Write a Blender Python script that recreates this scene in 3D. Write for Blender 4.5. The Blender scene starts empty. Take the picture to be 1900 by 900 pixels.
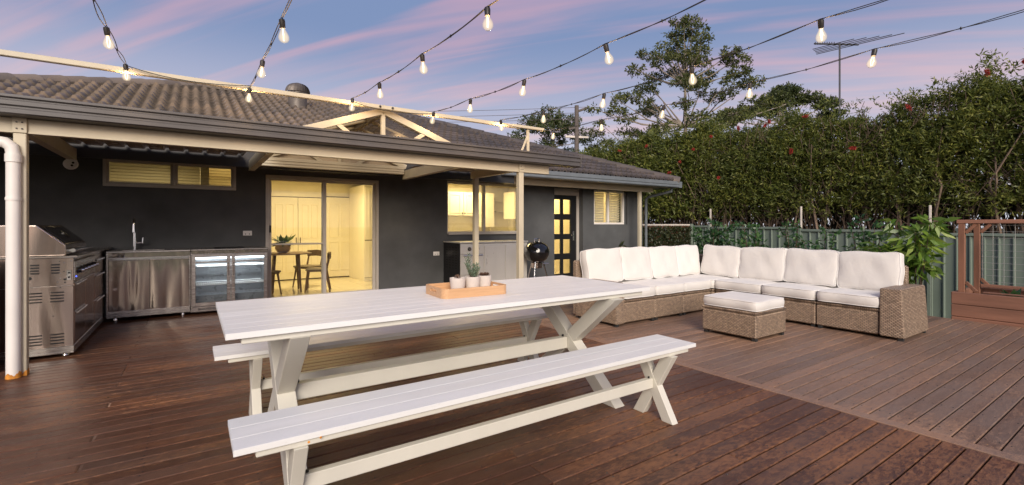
import bpy, bmesh, math, random
import numpy as np
from mathutils import Vector, Matrix, Euler
random.seed(7); np.random.seed(7)
R = math.radians
sc = bpy.context.scene
COL = sc.collection

# ---------------------------------------------------------------- camera
YAW = math.atan(593 / 872.0)
CAMH = 1.16
cd = bpy.data.cameras.new('camera'); cam = bpy.data.objects.new('camera', cd); COL.objects.link(cam)
cam.location = (0, 0, CAMH); cam.rotation_euler = (R(90), 0, -YAW)
cd.sensor_width = 36; cd.lens = 36 * 872 / 1900.0; cd.shift_y = -32 / 1900.0
cd.clip_start = 0.05; cd.clip_end = 2000
sc.camera = cam
FW = (math.sin(YAW), math.cos(YAW)); RT = (math.cos(YAW), -math.sin(YAW))
def proj(x, y, z):
    d = max(x * FW[0] + y * FW[1], .01); s = x * RT[0] + y * RT[1]
    return 950 + 872 * s / d, 418 - 872 * (z - CAMH) / d, d

# ---------------------------------------------------------------- world (dusk sky)
SUN_EL, SUN_AZ = R(27), R(207)          # azimuth measured clockwise from +Y
w = bpy.data.worlds.new('World'); sc.world = w; w.use_nodes = True
nt = w.node_tree; nt.nodes.clear(); N = nt.nodes.new; L = nt.links.new
def vmath(t, op, a, b=None):
    n = t.nodes.new('ShaderNodeMath'); n.operation = op
    for i, v in enumerate((a, b)):
        if v is None: continue
        if isinstance(v, (int, float)): n.inputs[i].default_value = v
        else: t.links.new(v, n.inputs[i])
    return n.outputs[0]
def ramp(t, fac, stops, interp='EASE'):
    n = t.nodes.new('ShaderNodeValToRGB'); n.color_ramp.interpolation = interp
    e = n.color_ramp.elements
    while len(e) < len(stops): e.new(.5)
    for i, (p, c) in enumerate(stops):
        e[i].position = p; e[i].color = (*c, 1) if len(c) == 3 else c
    t.links.new(fac, n.inputs[0]); return n.outputs[0]
def mixc(t, f, a, b, mode='MIX'):
    n = t.nodes.new('ShaderNodeMix'); n.data_type = 'RGBA'; n.blend_type = mode
    if isinstance(f, (int, float)): n.inputs[0].default_value = f
    else: t.links.new(f, n.inputs[0])
    for i, v in ((6, a), (7, b)):
        if isinstance(v, tuple): n.inputs[i].default_value = (*v, 1)
        else: t.links.new(v, n.inputs[i])
    return n.outputs[2]
tc = N('ShaderNodeTexCoord'); sp = N('ShaderNodeSeparateXYZ'); L(tc.outputs['Generated'], sp.inputs[0])
sx, sy, sz = sp.outputs
zc = vmath(nt, 'MAXIMUM', sz, 0.0)
inv = vmath(nt, 'DIVIDE', 1.0, vmath(nt, 'ADD', zc, .16))
px = vmath(nt, 'MULTIPLY', sx, inv); py = vmath(nt, 'MULTIPLY', sy, inv)
al = vmath(nt, 'ADD', vmath(nt, 'MULTIPLY', px, -.61), vmath(nt, 'MULTIPLY', py, .79))
ac = vmath(nt, 'ADD', vmath(nt, 'MULTIPLY', px, .79), vmath(nt, 'MULTIPLY', py, .61))
def cloud(sa, sb, off, detail, dist):
    c = N('ShaderNodeCombineXYZ'); L(vmath(nt, 'MULTIPLY', al, sa), c.inputs[0]); L(vmath(nt, 'MULTIPLY', ac, sb), c.inputs[1])
    c.inputs[2].default_value = off
    n = N('ShaderNodeTexNoise'); n.inputs['Scale'].default_value = 1; n.inputs['Detail'].default_value = detail
    n.inputs['Distortion'].default_value = dist; n.inputs['Roughness'].default_value = .5
    L(c.outputs[0], n.inputs['Vector']); return n.outputs['Fac']
n1 = cloud(.40, 2.3, 6.3, 4, .4); n2 = cloud(.7, 6.5, 8.4, 5, .6)
base = ramp(nt, zc, [(0, (.68, .71, .80)), (.10, (.58, .62, .75)), (.20, (.41, .42, .57)), (.38, (.185, .255, .45)), (1, (.14, .20, .39))])
pink = ramp(nt, zc, [(0, (.74, .66, .72)), (.18, (.74, .50, .52)), (.34, (.62, .36, .44)), (.6, (.42, .26, .40)), (1, (.33, .23, .38))])
m1 = ramp(nt, vmath(nt, 'ADD', vmath(nt, 'MULTIPLY', n1, .66), vmath(nt, 'MULTIPLY', n2, .34)), [(.46, (0, 0, 0)), (.62, (1, 1, 1))])
skyc = mixc(nt, vmath(nt, 'MULTIPLY', m1, .66), base, pink)
ns = N('ShaderNodeTexSky'); ns.sky_type = 'NISHITA'; ns.sun_disc = False; ns.sun_elevation = R(4); ns.sun_rotation = SUN_AZ
nb = N('ShaderNodeMix'); nb.data_type = 'RGBA'; nb.blend_type = 'ADD'; nb.inputs[0].default_value = .02
L(skyc, nb.inputs[6]); L(ns.outputs[0], nb.inputs[7])
bg = N('ShaderNodeBackground'); bg.inputs[1].default_value = .88; L(nb.outputs[2], bg.inputs[0])
wo = N('ShaderNodeOutputWorld'); L(bg.outputs[0], wo.inputs[0])
# soft afterglow as one broad sun
sd = bpy.data.lights.new('sun', 'SUN'); sd.energy = 3.5; sd.angle = R(34); sd.color = (1, .89, .76)
so = bpy.data.objects.new('sun', sd); COL.objects.link(so)
sdir = Vector((math.sin(SUN_AZ) * math.cos(SUN_EL), math.cos(SUN_AZ) * math.cos(SUN_EL), math.sin(SUN_EL)))
so.rotation_euler = sdir.to_track_quat('Z', 'Y').to_euler(); so.location = (0, -5, 20)
vs = sc.view_settings; vs.view_transform = 'Standard'; vs.look = 'None'; vs.exposure = .25; vs.gamma = 1
sc.cycles.use_denoising = True
sc.cycles.max_bounces = 8; sc.cycles.transparent_max_bounces = 16
sc.cycles.sample_clamp_indirect = 4; sc.cycles.caustics_reflective = False; sc.cycles.caustics_refractive = False

# ---------------------------------------------------------------- helpers
WL = {}
class MB:
    def __init__(s): s.v = []; s.f = []
    def add(s, vs, fs, M=None):
        k = len(s.v)
        s.v += [tuple(M @ Vector(v)) for v in vs] if M is not None else [tuple(v) for v in vs]
        s.f += [tuple(i + k for i in f) for f in fs]; return s
    def box(s, x0, x1, y0, y1, z0, z1, b=0, M=None):
        if x0 > x1: x0, x1 = x1, x0
        if y0 > y1: y0, y1 = y1, y0
        if z0 > z1: z0, z1 = z1, z0
        if b <= 0:
            vs = [(x, y, z) for x in (x0, x1) for y in (y0, y1) for z in (z0, z1)]
            return s.add(vs, [(0, 1, 3, 2), (4, 6, 7, 5), (0, 4, 5, 1), (2, 3, 7, 6), (0, 2, 6, 4), (1, 5, 7, 3)], M)
        b = min(b, (x1 - x0) * .45, (y1 - y0) * .45, (z1 - z0) * .45)
        c = ((x0, x1), (y0, y1), (z0, z1)); vs = []; idx = {}
        for i in (0, 1):
            for j in (0, 1):
                for k in (0, 1):
                    p = (c[0][i], c[1][j], c[2][k]); q = tuple(p[a] + (b if (i, j, k)[a] == 0 else -b) for a in range(3))
                    for a in range(3):
                        idx[(i, j, k, a)] = len(vs); t = list(q); t[a] = p[a]; vs.append(tuple(t))
        fs = []
        def order(a, val):
            o = [x for x in range(3) if x != a]; seq = [(0, 0), (1, 0), (1, 1), (0, 1)]
            r = []
            for u, v in seq:
                t = [0, 0, 0]; t[a] = val; t[o[0]] = u; t[o[1]] = v; r.append(idx[(*t, a)])
            return tuple(r) if (val == 1) == (a != 1) else tuple(reversed(r))
        for a in range(3):
            for val in (0, 1): fs.append(order(a, val))
        for a in range(3):
            o = [x for x in range(3) if x != a]
            for u in (0, 1):
                for v in (0, 1):
                    t0 = [0, 0, 0]; t0[o[0]] = u; t0[o[1]] = v; t1 = list(t0); t1[a] = 1
                    fs.append((idx[(*t0, o[0])], idx[(*t1, o[0])], idx[(*t1, o[1])], idx[(*t0, o[1])]))
        for i in (0, 1):
            for j in (0, 1):
                for k in (0, 1): fs.append(tuple(idx[(i, j, k, a)] for a in range(3)))
        return s.add(vs, fs, M)
    def bar(s, p, q, w, h, b=0, up=(0, 0, 1)):
        p = Vector(p); q = Vector(q); d = q - p; l = d.length; d.normalize(); u = Vector(up)
        if abs(d.dot(u)) > .98: u = Vector((0, 1, 0))
        x = d.cross(u).normalized(); z = x.cross(d).normalized()
        M = Matrix(((x.x, d.x, z.x, p.x), (x.y, d.y, z.y, p.y), (x.z, d.z, z.z, p.z), (0, 0, 0, 1)))
        return s.box(-w / 2, w / 2, 0, l, -h / 2, h / 2, b, M)
    def tube(s, pts, r, n=8, cap=True):
        pts = [Vector(p) for p in pts]; rs = r if isinstance(r, (list, tuple)) else [r] * len(pts)
        vs = []; ref = None
        for i, p in enumerate(pts):
            d = (pts[min(i + 1, len(pts) - 1)] - pts[max(i - 1, 0)])
            if d.length < 1e-9: d = Vector((0, 0, 1))
            d.normalize()
            if ref is None: ref = Vector((1, 0, 0)) if abs(d.x) < .8 else Vector((0, 1, 0))
            x = (ref - d * ref.dot(d)).normalized(); ref = x; y = d.cross(x)
            for k in range(n):
                a = 2 * math.pi * k / n; vs.append(p + (x * math.cos(a) + y * math.sin(a)) * rs[i])
        fs = [(i * n + k, i * n + (k + 1) % n, (i + 1) * n + (k + 1) % n, (i + 1) * n + k) for i in range(len(pts) - 1) for k in range(n)]
        if cap: fs += [tuple(range(n - 1, -1, -1)), tuple((len(pts) - 1) * n + k for k in range(n))]
        return s.add(vs, fs)
    def lathe(s, prof, c=(0, 0, 0), n=20, M=None):
        vs = []; 
        for r, z in prof:
            for k in range(n):
                a = 2 * math.pi * k / n; vs.append((c[0] + r * math.cos(a), c[1] + r * math.sin(a), c[2] + z))
        m = len(prof)
        fs = [(i * n + k, i * n + (k + 1) % n, (i + 1) * n + (k + 1) % n, (i + 1) * n + k) for i in range(m - 1) for k in range(n)]
        if prof[0][0] > 1e-4: fs.append(tuple(range(n - 1, -1, -1)))
        if prof[-1][0] > 1e-4: fs.append(tuple((m - 1) * n + k for k in range(n)))
        return s.add(vs, fs, M)
    def prism(s, poly, axis, a0, a1, M=None):
        def pt(p, t):
            if axis == 'x': return (t, p[0], p[1])
            if axis == 'y': return (p[0], t, p[1])
            return (p[0], p[1], t)
        n = len(poly); vs = [pt(p, a0) for p in poly] + [pt(p, a1) for p in poly]
        fs = [tuple(range(n)), tuple(range(2 * n - 1, n - 1, -1))] + [(i, (i + 1) % n, n + (i + 1) % n, n + i) for i in range(n)]
        return s.add(vs, fs, M)
    def build(s, name, mat, parent=None, smooth=False, local=False, label=None, kind=None, bevel=0, fixn=True):
        return link_mesh(name, s.v, s.f, mat, parent, smooth, local, label, kind, bevel, fixn)
def link_mesh(name, v, f, mat, parent=None, smooth=False, local=False, label=None, kind=None, bevel=0, fixn=True):
    me = bpy.data.meshes.new(name)
    V3 = np.array(v, dtype=float)
    c = (V3.min(0) + V3.max(0)) / 2 if not local else np.zeros(3)
    me.from_pydata((V3 - c).tolist(), [], f)
    if fixn:
        bm = bmesh.new(); bm.from_mesh(me); bmesh.ops.recalc_face_normals(bm, faces=bm.faces); bm.to_mesh(me); bm.free()
    if smooth:
        me.shade_smooth(); me.set_sharp_from_angle(angle=R(38))
    me.materials.append(mat)
    o = bpy.data.objects.new(name, me); COL.objects.link(o)
    base = WL.get(parent, Vector((0, 0, 0))) if parent is not None else Vector((0, 0, 0))
    o.location = Vector((0, 0, 0)) if local else Vector(c) - base; WL[o] = base if local else Vector(c)
    if parent is not None: o.parent = parent
    if label: o['label'] = label
    if kind: o['kind'] = kind
    if bevel:
        m = o.modifiers.new('bevel', 'BEVEL'); m.width = bevel; m.segments = 2; m.limit_method = 'ANGLE'
    return o
def tag(o, label, cat, group=None):
    o['label'] = label; o['category'] = cat
    if group: o['group'] = group
    return o
def thing(name, label, cat, loc=(0, 0, 0), rz=0, group=None):
    o = bpy.data.objects.new(name, None); COL.objects.link(o); o.empty_display_size = .1
    o.location = loc; o.rotation_euler = (0, 0, rz); WL[o] = Vector(loc)
    return tag(o, label, cat, group)
def holder(name, parent, loc=None):                       # an intermediate part that only carries sub-parts
    o = bpy.data.objects.new(name, None); COL.objects.link(o); o.parent = parent
    loc = Vector(loc) if loc is not None else WL[parent]
    o.location = loc - WL[parent]; WL[o] = loc; o.empty_display_size = .1; return o
def copy_tree(o, parent=None):
    c = o.copy(); COL.objects.link(c)
    if parent is not None: c.parent = parent
    for ch in list(o.children): copy_tree(ch, c)
    return c
def dup(root, loc, rz=0, label=None):
    r = copy_tree(root); r.location = loc; r.rotation_euler = (0, 0, rz)
    if label: r['label'] = label
    return r
def inst(src, name, loc, rot, parent, scale=None):        # share mesh data
    c = bpy.data.objects.new(name, src.data if hasattr(src, 'data') else src); COL.objects.link(c)
    c.location = Vector(loc) - WL.get(parent, Vector((0, 0, 0))); c.rotation_euler = rot
    if scale: c.scale = scale
    c.parent = parent; return c

# ---------------------------------------------------------------- materials
def newmat(name):
    m = bpy.data.materials.new(name); m.use_nodes = True; t = m.node_tree
    return m, t, t.nodes['Principled BSDF']
def pos(t, scale=(1, 1, 1), obj=False, rnd=0):
    mp = t.nodes.new('ShaderNodeMapping'); mp.inputs['Scale'].default_value = scale
    if obj: src = t.nodes.new('ShaderNodeTexCoord').outputs['Object']
    else: src = t.nodes.new('ShaderNodeNewGeometry').outputs['Position']
    t.links.new(src, mp.inputs[0])
    if rnd:
        oi = t.nodes.new('ShaderNodeObjectInfo'); cb = t.nodes.new('ShaderNodeCombineXYZ')
        k = vmath(t, 'MULTIPLY', oi.outputs['Random'], rnd)
        for i in range(3): t.links.new(k, cb.inputs[i])
        t.links.new(cb.outputs[0], mp.inputs['Location'])
    return mp.outputs[0]
def noise(t, vec, scale, detail=4, rough=.55, dist=0):
    n = t.nodes.new('ShaderNodeTexNoise'); n.inputs['Scale'].default_value = scale; n.inputs['Detail'].default_value = detail
    n.inputs['Roughness'].default_value = rough; n.inputs['Distortion'].default_value = dist
    t.links.new(vec, n.inputs['Vector']); return n.outputs['Fac']
def bump(t, b, h, strength=.3, dist=.01):
    n = t.nodes.new('ShaderNodeBump'); n.inputs['Strength'].default_value = strength; n.inputs['Distance'].default_value = dist
    t.links.new(h, n.inputs['Height']); t.links.new(n.outputs[0], b.inputs['Normal'])
def simple(name, col, rough=.5, metal=0, var=.12, vscale=6, bmp=0, bscale=60, stretch=(1, 1, 1), spec=.5, coat=0):
    m, t, b = newmat(name)
    v = pos(t, stretch)
    f = noise(t, v, vscale, 5)
    lo = tuple(c * (1 - var) for c in col); hi = tuple(min(1, c * (1 + var)) for c in col)
    t.links.new(ramp(t, f, [(.3, lo), (.7, hi)], 'LINEAR'), b.inputs['Base Color'])
    t.links.new(ramp(t, noise(t, v, vscale * 2.3, 3), [(.3, (rough * .85,) * 3), (.7, (min(1, rough * 1.15),) * 3)], 'LINEAR'), b.inputs['Roughness'])
    b.inputs['Metallic'].default_value = metal; b.inputs['Specular IOR Level'].default_value = spec
    if coat: b.inputs['Coat Weight'].default_value = coat
    if bmp: bump(t, b, noise(t, v, bscale, 4), bmp, .004)
    return m
M = {}
M['wall'] = simple('dark_render', (.078, .082, .086), .85, var=.22, vscale=1.6, bmp=.5, bscale=160)
M['cream'] = simple('cream_powdercoat', (.52, .47, .36), .45, var=.06, vscale=4)
M['creamdark'] = simple('cream_sheet', (.42, .35, .27), .25, var=.1, vscale=3)
M['gutter'] = simple('gutter_paint', (.078, .074, .076), .38, var=.12, vscale=3)
M['gutterdark'] = simple('dark_fascia', (.03, .03, .032), .5)
M['gutterblue'] = simple('grey_gutter', (.15, .17, .19), .35, var=.1)
M['alu'] = simple('window_frame_metal', (.46, .43, .39), .4, var=.06)
M['white'] = simple('white_paint', (.78, .77, .75), .42, var=.04, vscale=3, bmp=.15, bscale=90)
M['whitepipe'] = simple('white_pvc', (.74, .71, .68), .35, var=.04)
M['tabletop'] = simple('painted_boards', (.78, .785, .78), .40, var=.035, vscale=5, stretch=(.15, 1, 1), bmp=.2, bscale=60)
def speckle(m, amt=.16):
    t = m.node_tree; b = t.nodes['Principled BSDF']; lk = b.inputs['Base Color'].links[0].from_socket
    k = ramp(t, noise(t, pos(t), 26, 8, .8), [(.60, (1, 1, 1)), (.72, (1 - amt, 1 - amt * 1.1, 1 - amt * 1.3))], 'LINEAR')
    k2 = ramp(t, noise(t, pos(t, (.5, 3, 1)), 3, 5, .7), [(.35, (.93, .93, .92)), (.65, (1, 1, 1))], 'LINEAR')
    t.links.new(mixc(t, 1, mixc(t, 1, lk, k, 'MULTIPLY'), k2, 'MULTIPLY'), b.inputs['Base Color'])
speckle(M['tabletop'])
M['tableleg'] = simple('warm_lit_timber', (.62, .60, .53), .45, var=.05, vscale=4, stretch=(1, 1, .3), bmp=.15, bscale=80)  # same white paint, with warm light on upright faces put into the colour
M['rust'] = simple('rust', (.55, .22, .03), .8, var=.4, vscale=25, bmp=.6, bscale=60)  # rust on the bench; on the post and pipe feet, painted orange glow
M['black'] = simple('black_paint', (.012, .012, .013), .35, var=.1)
M['blackgloss'] = simple('black_enamel', (.008, .008, .009), .08, var=.05, coat=.6)
M['rubber'] = simple('rubber', (.02, .02, .02), .7)
M['chrome'] = simple('chrome', (.75, .74, .73), .12, 1, var=.03)
M['innerwall'] = simple('room_paint', (.80, .74, .58), .6, var=.03)
M['joinery'] = simple('cream_joinery', (.80, .75, .62), .4, var=.03)
M['knob'] = simple('bronze_and_gap_shade', (.05, .035, .02), .4, .6)  # bronze; also the dark shade boards behind indoor doors
M['darkwood'] = simple('walnut', (.10, .055, .028), .4, var=.25, vscale=10, stretch=(.2, 1, 1))
M['seatfab'] = simple('chair_fabric', (.16, .13, .09), .8)
M['soil'] = simple('soil', (.045, .03, .02), .95, var=.4, vscale=30, bmp=.8, bscale=40)
M['pot'] = simple('concrete_pot', (.62, .57, .53), .75, var=.08, vscale=20, bmp=.3, bscale=120)
M['terracotta'] = simple('stone_pot', (.40, .27, .15), .7)
M['socketmat'] = simple('bulb_socket', (.02, .016, .014), .5)
M['fence'] = simple('green_steel_sheet', (.165, .205, .17), .45, var=.1, vscale=1.2)
M['stake'] = simple('pale_stake', (.62, .56, .50), .7, var=.15)
M['redwood'] = simple('red_stained_timber', (.23, .11, .07), .65, var=.35, vscale=7, stretch=(1, .12, 1), bmp=.4, bscale=30)
M['redwoodv'] = simple('red_stained_post', (.24, .11, .065), .6, var=.35, vscale=8, stretch=(1, 1, .12), bmp=.4, bscale=30)
M['brownpanel'] = simple('brown_panel', (.12, .05, .03), .6, var=.3, vscale=6, stretch=(1, 1, .2))
M['steelwire'] = simple('wire', (.38, .38, .36), .5, .3)
M['polegrey'] = simple('pole_timber', (.12, .10, .09), .85, var=.2)
M['antenna'] = simple('antenna_metal', (.10, .10, .11), .5, .5)
M['bark'] = simple('bark', (.17, .12, .085), .9, var=.35, vscale=5, bmp=.6, bscale=14)
M['barkpale'] = simple('pale_bark', (.27, .225, .18), .85, var=.3, vscale=3, bmp=.5, bscale=10)
M['twig'] = simple('twigs', (.10, .068, .045), .9, var=.35)
M['ground'] = simple('ground_grass', (.05, .065, .03), .95, var=.4, vscale=1.5, bmp=.7, bscale=12)
M['ventmetal'] = simple('vent_metal', (.14, .12, .105), .5, .3, var=.25)
M['ridge'] = simple('ridge_mortar', (.16, .13, .10), .9, var=.3, vscale=9, bmp=.8, bscale=30)
M['galv'] = simple('white_blind', (.62, .55, .40), .6)
M['red'] = simple('red_flower', (.36, .035, .025), .7)

def steel_mat(name, col, rough, axis, wavy=.0, base=.0):
    m, t, b = newmat(name)
    st = {'x': (.6, 60, 60), 'z': (60, 60, .6), 'y': (60, .6, 60)}[axis]
    f = noise(t, pos(t, st), 6, 3)
    t.links.new(ramp(t, f, [(.3, tuple(c * .96 for c in col)), (.7, col)], 'LINEAR'), b.inputs['Base Color'])
    b.inputs['Metallic'].default_value = 1
    t.links.new(ramp(t, f, [(.3, (rough * .8,) * 3), (.7, (rough * 1.2,) * 3)], 'LINEAR'), b.inputs['Roughness'])
    b.inputs['Anisotropic'].default_value = .6
    n2_ = noise(t, pos(t, (8, 8, .9) if axis == 'x' else (5, 5, 1.2)), 1.0, 1)
    a = t.nodes.new('ShaderNodeBump'); a.inputs['Strength'].default_value = wavy; a.inputs['Distance'].default_value = .06
    t.links.new(n2_, a.inputs['Height'])
    c = t.nodes.new('ShaderNodeBump'); c.inputs['Strength'].default_value = .03; c.inputs['Distance'].default_value = .0006
    t.links.new(f, c.inputs['Height']); t.links.new(a.outputs[0], c.inputs['Normal']); t.links.new(c.outputs[0], b.inputs['Normal'])
    return m
M['steel'] = steel_mat('brushed_steel', (.47, .41, .35), .10, 'x', .35)
M['steelside'] = steel_mat('brushed_steel_side', (.55, .47, .42), .2, 'z', .25)
M['steelpale'] = simple('pale_steel', (.66, .64, .60), .32, .35, var=.05, stretch=(1, 1, .2))
M['steeltrim'] = steel_mat('steel_trim', (.60, .57, .54), .25, 'x', .1)

def wood_deck(name, dark, mid, orange, omask, rough, greyc, gfac):
    m, t, b = newmat(name)
    oi = t.nodes.new('ShaderNodeObjectInfo')
    g = noise(t, pos(t, (2.2, 16, 14), rnd=37), 3.0, 7, .7, .5)
    base_ = ramp(t, g, [(.25, dark), (.72, mid)], 'LINEAR')
    fg = ramp(t, noise(t, pos(t, (10, 130, 60), rnd=19), 3.0, 4, .7), [(.32, (.72,) * 3), (.62, (1.14,) * 3)], 'LINEAR')
    base_ = mixc(t, 1, base_, fg, 'MULTIPLY')
    per = ramp(t, oi.outputs['Random'], [(0, (.78, .74, .72)), (.5, (1, 1, 1)), (1, (1.28, 1.22, 1.18))], 'LINEAR')
    base_ = mixc(t, 1, base_, per, 'MULTIPLY')
    # worn patches where the stain has lifted
    big = noise(t, pos(t, (.55, 1.3, 1)), 1.25, 3)
    fine = noise(t, pos(t, (6, 16, 10), rnd=11), 3.5, 7, .75, .6)
    mk = vmath(t, 'ADD', vmath(t, 'MULTIPLY', big, .55), vmath(t, 'MULTIPLY', fine, .85))
    mk = vmath(t, 'ADD', mk, vmath(t, 'MULTIPLY', oi.outputs['Random'], .06))
    gp = t.nodes.new('ShaderNodeNewGeometry'); sq = t.nodes.new('ShaderNodeSeparateXYZ'); t.links.new(gp.outputs['Position'], sq.inputs[0])
    wx = ramp(t, vmath(t, 'MULTIPLY', vmath(t, 'ADD', sq.outputs[0], 4.0), .1), [(.50, (0,) * 3), (.66, (.085,) * 3), (.80, (.03,) * 3)], 'LINEAR')
    mk = vmath(t, 'ADD', mk, vmath(t, 'SUBTRACT', wx, .05))
    mk = ramp(t, mk, [(omask, (0, 0, 0)), (omask + .10, (.62,) * 3), (omask + .2, (.85,) * 3)], 'LINEAR')
    c = mixc(t, mk, base_, orange)
    gr = ramp(t, noise(t, pos(t, (.8, 2.5, 1), rnd=5), 2.0, 5), [(.42, (0,) * 3), (.65, (gfac,) * 3)], 'LINEAR')
    c = mixc(t, gr, c, greyc)
    t.links.new(c, b.inputs['Base Color'])
    t.links.new(ramp(t, fine, [(.3, (rough * .8,) * 3), (.7, (rough * 1.35,) * 3)], 'LINEAR'), b.inputs['Roughness'])
    b.inputs['Specular IOR Level'].default_value = .32
    bump(t, b, vmath(t, 'ADD', g, vmath(t, 'MULTIPLY', noise(t, pos(t, (6, 90, 60)), 3, 3), .5)), .35, .003)
    return m
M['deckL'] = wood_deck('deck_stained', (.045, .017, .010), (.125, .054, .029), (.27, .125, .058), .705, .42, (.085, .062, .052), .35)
M['deckR'] = wood_deck('deck_lighter', (.135, .082, .058), (.245, .158, .112), (.34, .20, .125), .705, .45, (.19, .15, .13), .4)  # lighter, greyer tone for the border board and right-hand boards

def wicker(name):
    m, t, b = newmat(name)
    g = t.nodes.new('ShaderNodeNewGeometry'); sp = t.nodes.new('ShaderNodeSeparateXYZ'); t.links.new(g.outputs['Position'], sp.inputs[0])
    sn = t.nodes.new('ShaderNodeSeparateXYZ'); t.links.new(g.outputs['Normal'], sn.inputs[0])
    up = vmath(t, 'GREATER_THAN', vmath(t, 'ABSOLUTE', sn.outputs[2]), .7)
    nx = vmath(t, 'GREATER_THAN', vmath(t, 'ABSOLUTE', sn.outputs[0]), .6)
    h = vmath(t, 'ADD', vmath(t, 'MULTIPLY', sp.outputs[0], vmath(t, 'SUBTRACT', 1.0, nx)), vmath(t, 'MULTIPLY', sp.outputs[1], nx))
    v = vmath(t, 'ADD', vmath(t, 'MULTIPLY', sp.outputs[2], vmath(t, 'SUBTRACT', 1.0, up)), vmath(t, 'MULTIPLY', sp.outputs[1], up))
    cb = t.nodes.new('ShaderNodeCombineXYZ'); t.links.new(h, cb.inputs[0]); t.links.new(v, cb.inputs[1])
    br = t.nodes.new('ShaderNodeTexBrick'); br.offset = .5; br.inputs['Scale'].default_value = 1
    br.inputs['Brick Width'].default_value = .034; br.inputs['Row Height'].default_value = .0140
    br.inputs['Mortar Size'].default_value = .0024; br.inputs['Mortar Smooth'].default_value = .7
    br.inputs['Color1'].default_value = (.46, .345, .25, 1); br.inputs['Color2'].default_value = (.31, .225, .16, 1)
    br.inputs['Mortar'].default_value = (.035, .022, .014, 1); br.inputs['Bias'].default_value = -.1
    t.links.new(cb.outputs[0], br.inputs['Vector'])
    n = noise(t, pos(t), 28, 4); c = mixc(t, .5, br.outputs['Color'], ramp(t, n, [(.3, (.45,) * 3), (.7, (1.2, 1.15, 1.1))], 'LINEAR'), 'MULTIPLY')
    t.links.new(c, b.inputs['Base Color']); b.inputs['Roughness'].default_value = .5
    # over-under weave relief
    ph = vmath(t, 'MULTIPLY', vmath(t, 'SINE', vmath(t, 'MULTIPLY', h, 184.8)), vmath(t, 'SINE', vmath(t, 'MULTIPLY', v, 224.4)))
    hh = vmath(t, 'ADD', vmath(t, 'SUBTRACT', 1.0, br.outputs['Fac']), vmath(t, 'MULTIPLY', ph, .5))
    bump(t, b, hh, .9, .006)
    return m
M['wicker'] = wicker('woven_wicker')

def fabric(name, col):
    m, t, b = newmat(name)
    v = pos(t)
    f = noise(t, v, 3.5, 4)
    t.links.new(ramp(t, f, [(.3, tuple(c * .93 for c in col)), (.7, col)], 'LINEAR'), b.inputs['Base Color'])
    b.inputs['Roughness'].default_value = .9; b.inputs['Sheen Weight'].default_value = .15
    wv = vmath(t, 'ADD', noise(t, pos(t, (400, 400, 40)), 1, 1), noise(t, pos(t, (40, 40, 400)), 1, 1))
    h = vmath(t, 'ADD', vmath(t, 'MULTIPLY', wv, .12), vmath(t, 'MULTIPLY', noise(t, v, 7, 3, .6, .8), 1.0))
    bump(t, b, h, .3, .02)
    return m
M['cushion'] = fabric('cream_fabric', (.69, .67, .64))
M['piping'] = fabric('piping_fabric', (.78, .77, .75))

def tile_mat():
    m, t, b = newmat('concrete_tile')
    oi = t.nodes.new('ShaderNodeObjectInfo'); g = t.nodes.new('ShaderNodeNewGeometry')
    r = vmath(t, 'ADD', vmath(t, 'MULTIPLY', oi.outputs['Random'], .5), vmath(t, 'MULTIPLY', g.outputs['Random Per Island'], .5))
    c = ramp(t, r, [(0, (.10, .085, .075)), (.45, (.18, .155, .13)), (1, (.31, .25, .195))], 'LINEAR')
    s = ramp(t, noise(t, pos(t), 1.1, 5, .65), [(.35, (.75, .75, .8)), (.7, (1.2, 1.1, 1.0))], 'LINEAR')
    c = mixc(t, 1, c, s, 'MULTIPLY')
    at = t.nodes.new('ShaderNodeAttribute'); at.attribute_name = 'pan_shade'                   # shade in the pans between the rolls, painted into the colour
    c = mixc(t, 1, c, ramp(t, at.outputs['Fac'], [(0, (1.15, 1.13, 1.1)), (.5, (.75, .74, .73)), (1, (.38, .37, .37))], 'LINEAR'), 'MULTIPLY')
    # cooler and darker toward the right-hand hip
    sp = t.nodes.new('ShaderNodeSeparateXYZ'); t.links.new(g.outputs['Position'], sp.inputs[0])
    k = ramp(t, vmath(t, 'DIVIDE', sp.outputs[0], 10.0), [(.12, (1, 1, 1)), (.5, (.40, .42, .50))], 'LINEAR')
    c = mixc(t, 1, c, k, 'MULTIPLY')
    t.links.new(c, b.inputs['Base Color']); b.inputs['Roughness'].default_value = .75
    bump(t, b, noise(t, pos(t), 45, 5), .5, .006)
    return m
M['tile'] = tile_mat()
M['tileslab'] = simple('roof_underlay', (.03, .028, .028), .9)

def glass(name, tint=(1, 1, 1), ior=1.5, boost=0.0, rough=0.0):
    m = bpy.data.materials.new(name); m.use_nodes = True; t = m.node_tree; t.nodes.clear()
    tr = t.nodes.new('ShaderNodeBsdfTransparent'); tr.inputs[0].default_value = (*tint, 1)
    gl = t.nodes.new('ShaderNodeBsdfGlossy'); gl.inputs['Roughness'].default_value = rough
    fr = t.nodes.new('ShaderNodeFresnel'); fr.inputs[0].default_value = ior
    gm = t.nodes.new('ShaderNodeNewGeometry')       # thin pane: reflect only on the outer face
    f = vmath(t, 'MULTIPLY', vmath(t, 'MINIMUM', vmath(t, 'ADD', fr.outputs[0], boost), 1.0), vmath(t, 'SUBTRACT', 1.0, gm.outputs['Backfacing']))
    mx = t.nodes.new('ShaderNodeMixShader'); t.links.new(f, mx.inputs[0]); t.links.new(tr.outputs[0], mx.inputs[1]); t.links.new(gl.outputs[0], mx.inputs[2])
    o = t.nodes.new('ShaderNodeOutputMaterial'); t.links.new(mx.outputs[0], o.inputs[0]); return m
M['glass'] = glass('window_glass', (.95, .96, .95), 1.5, .05)
M['bulbglass'] = glass('bulb_glass', (.97, .96, .95), 1.45, .05)
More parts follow.
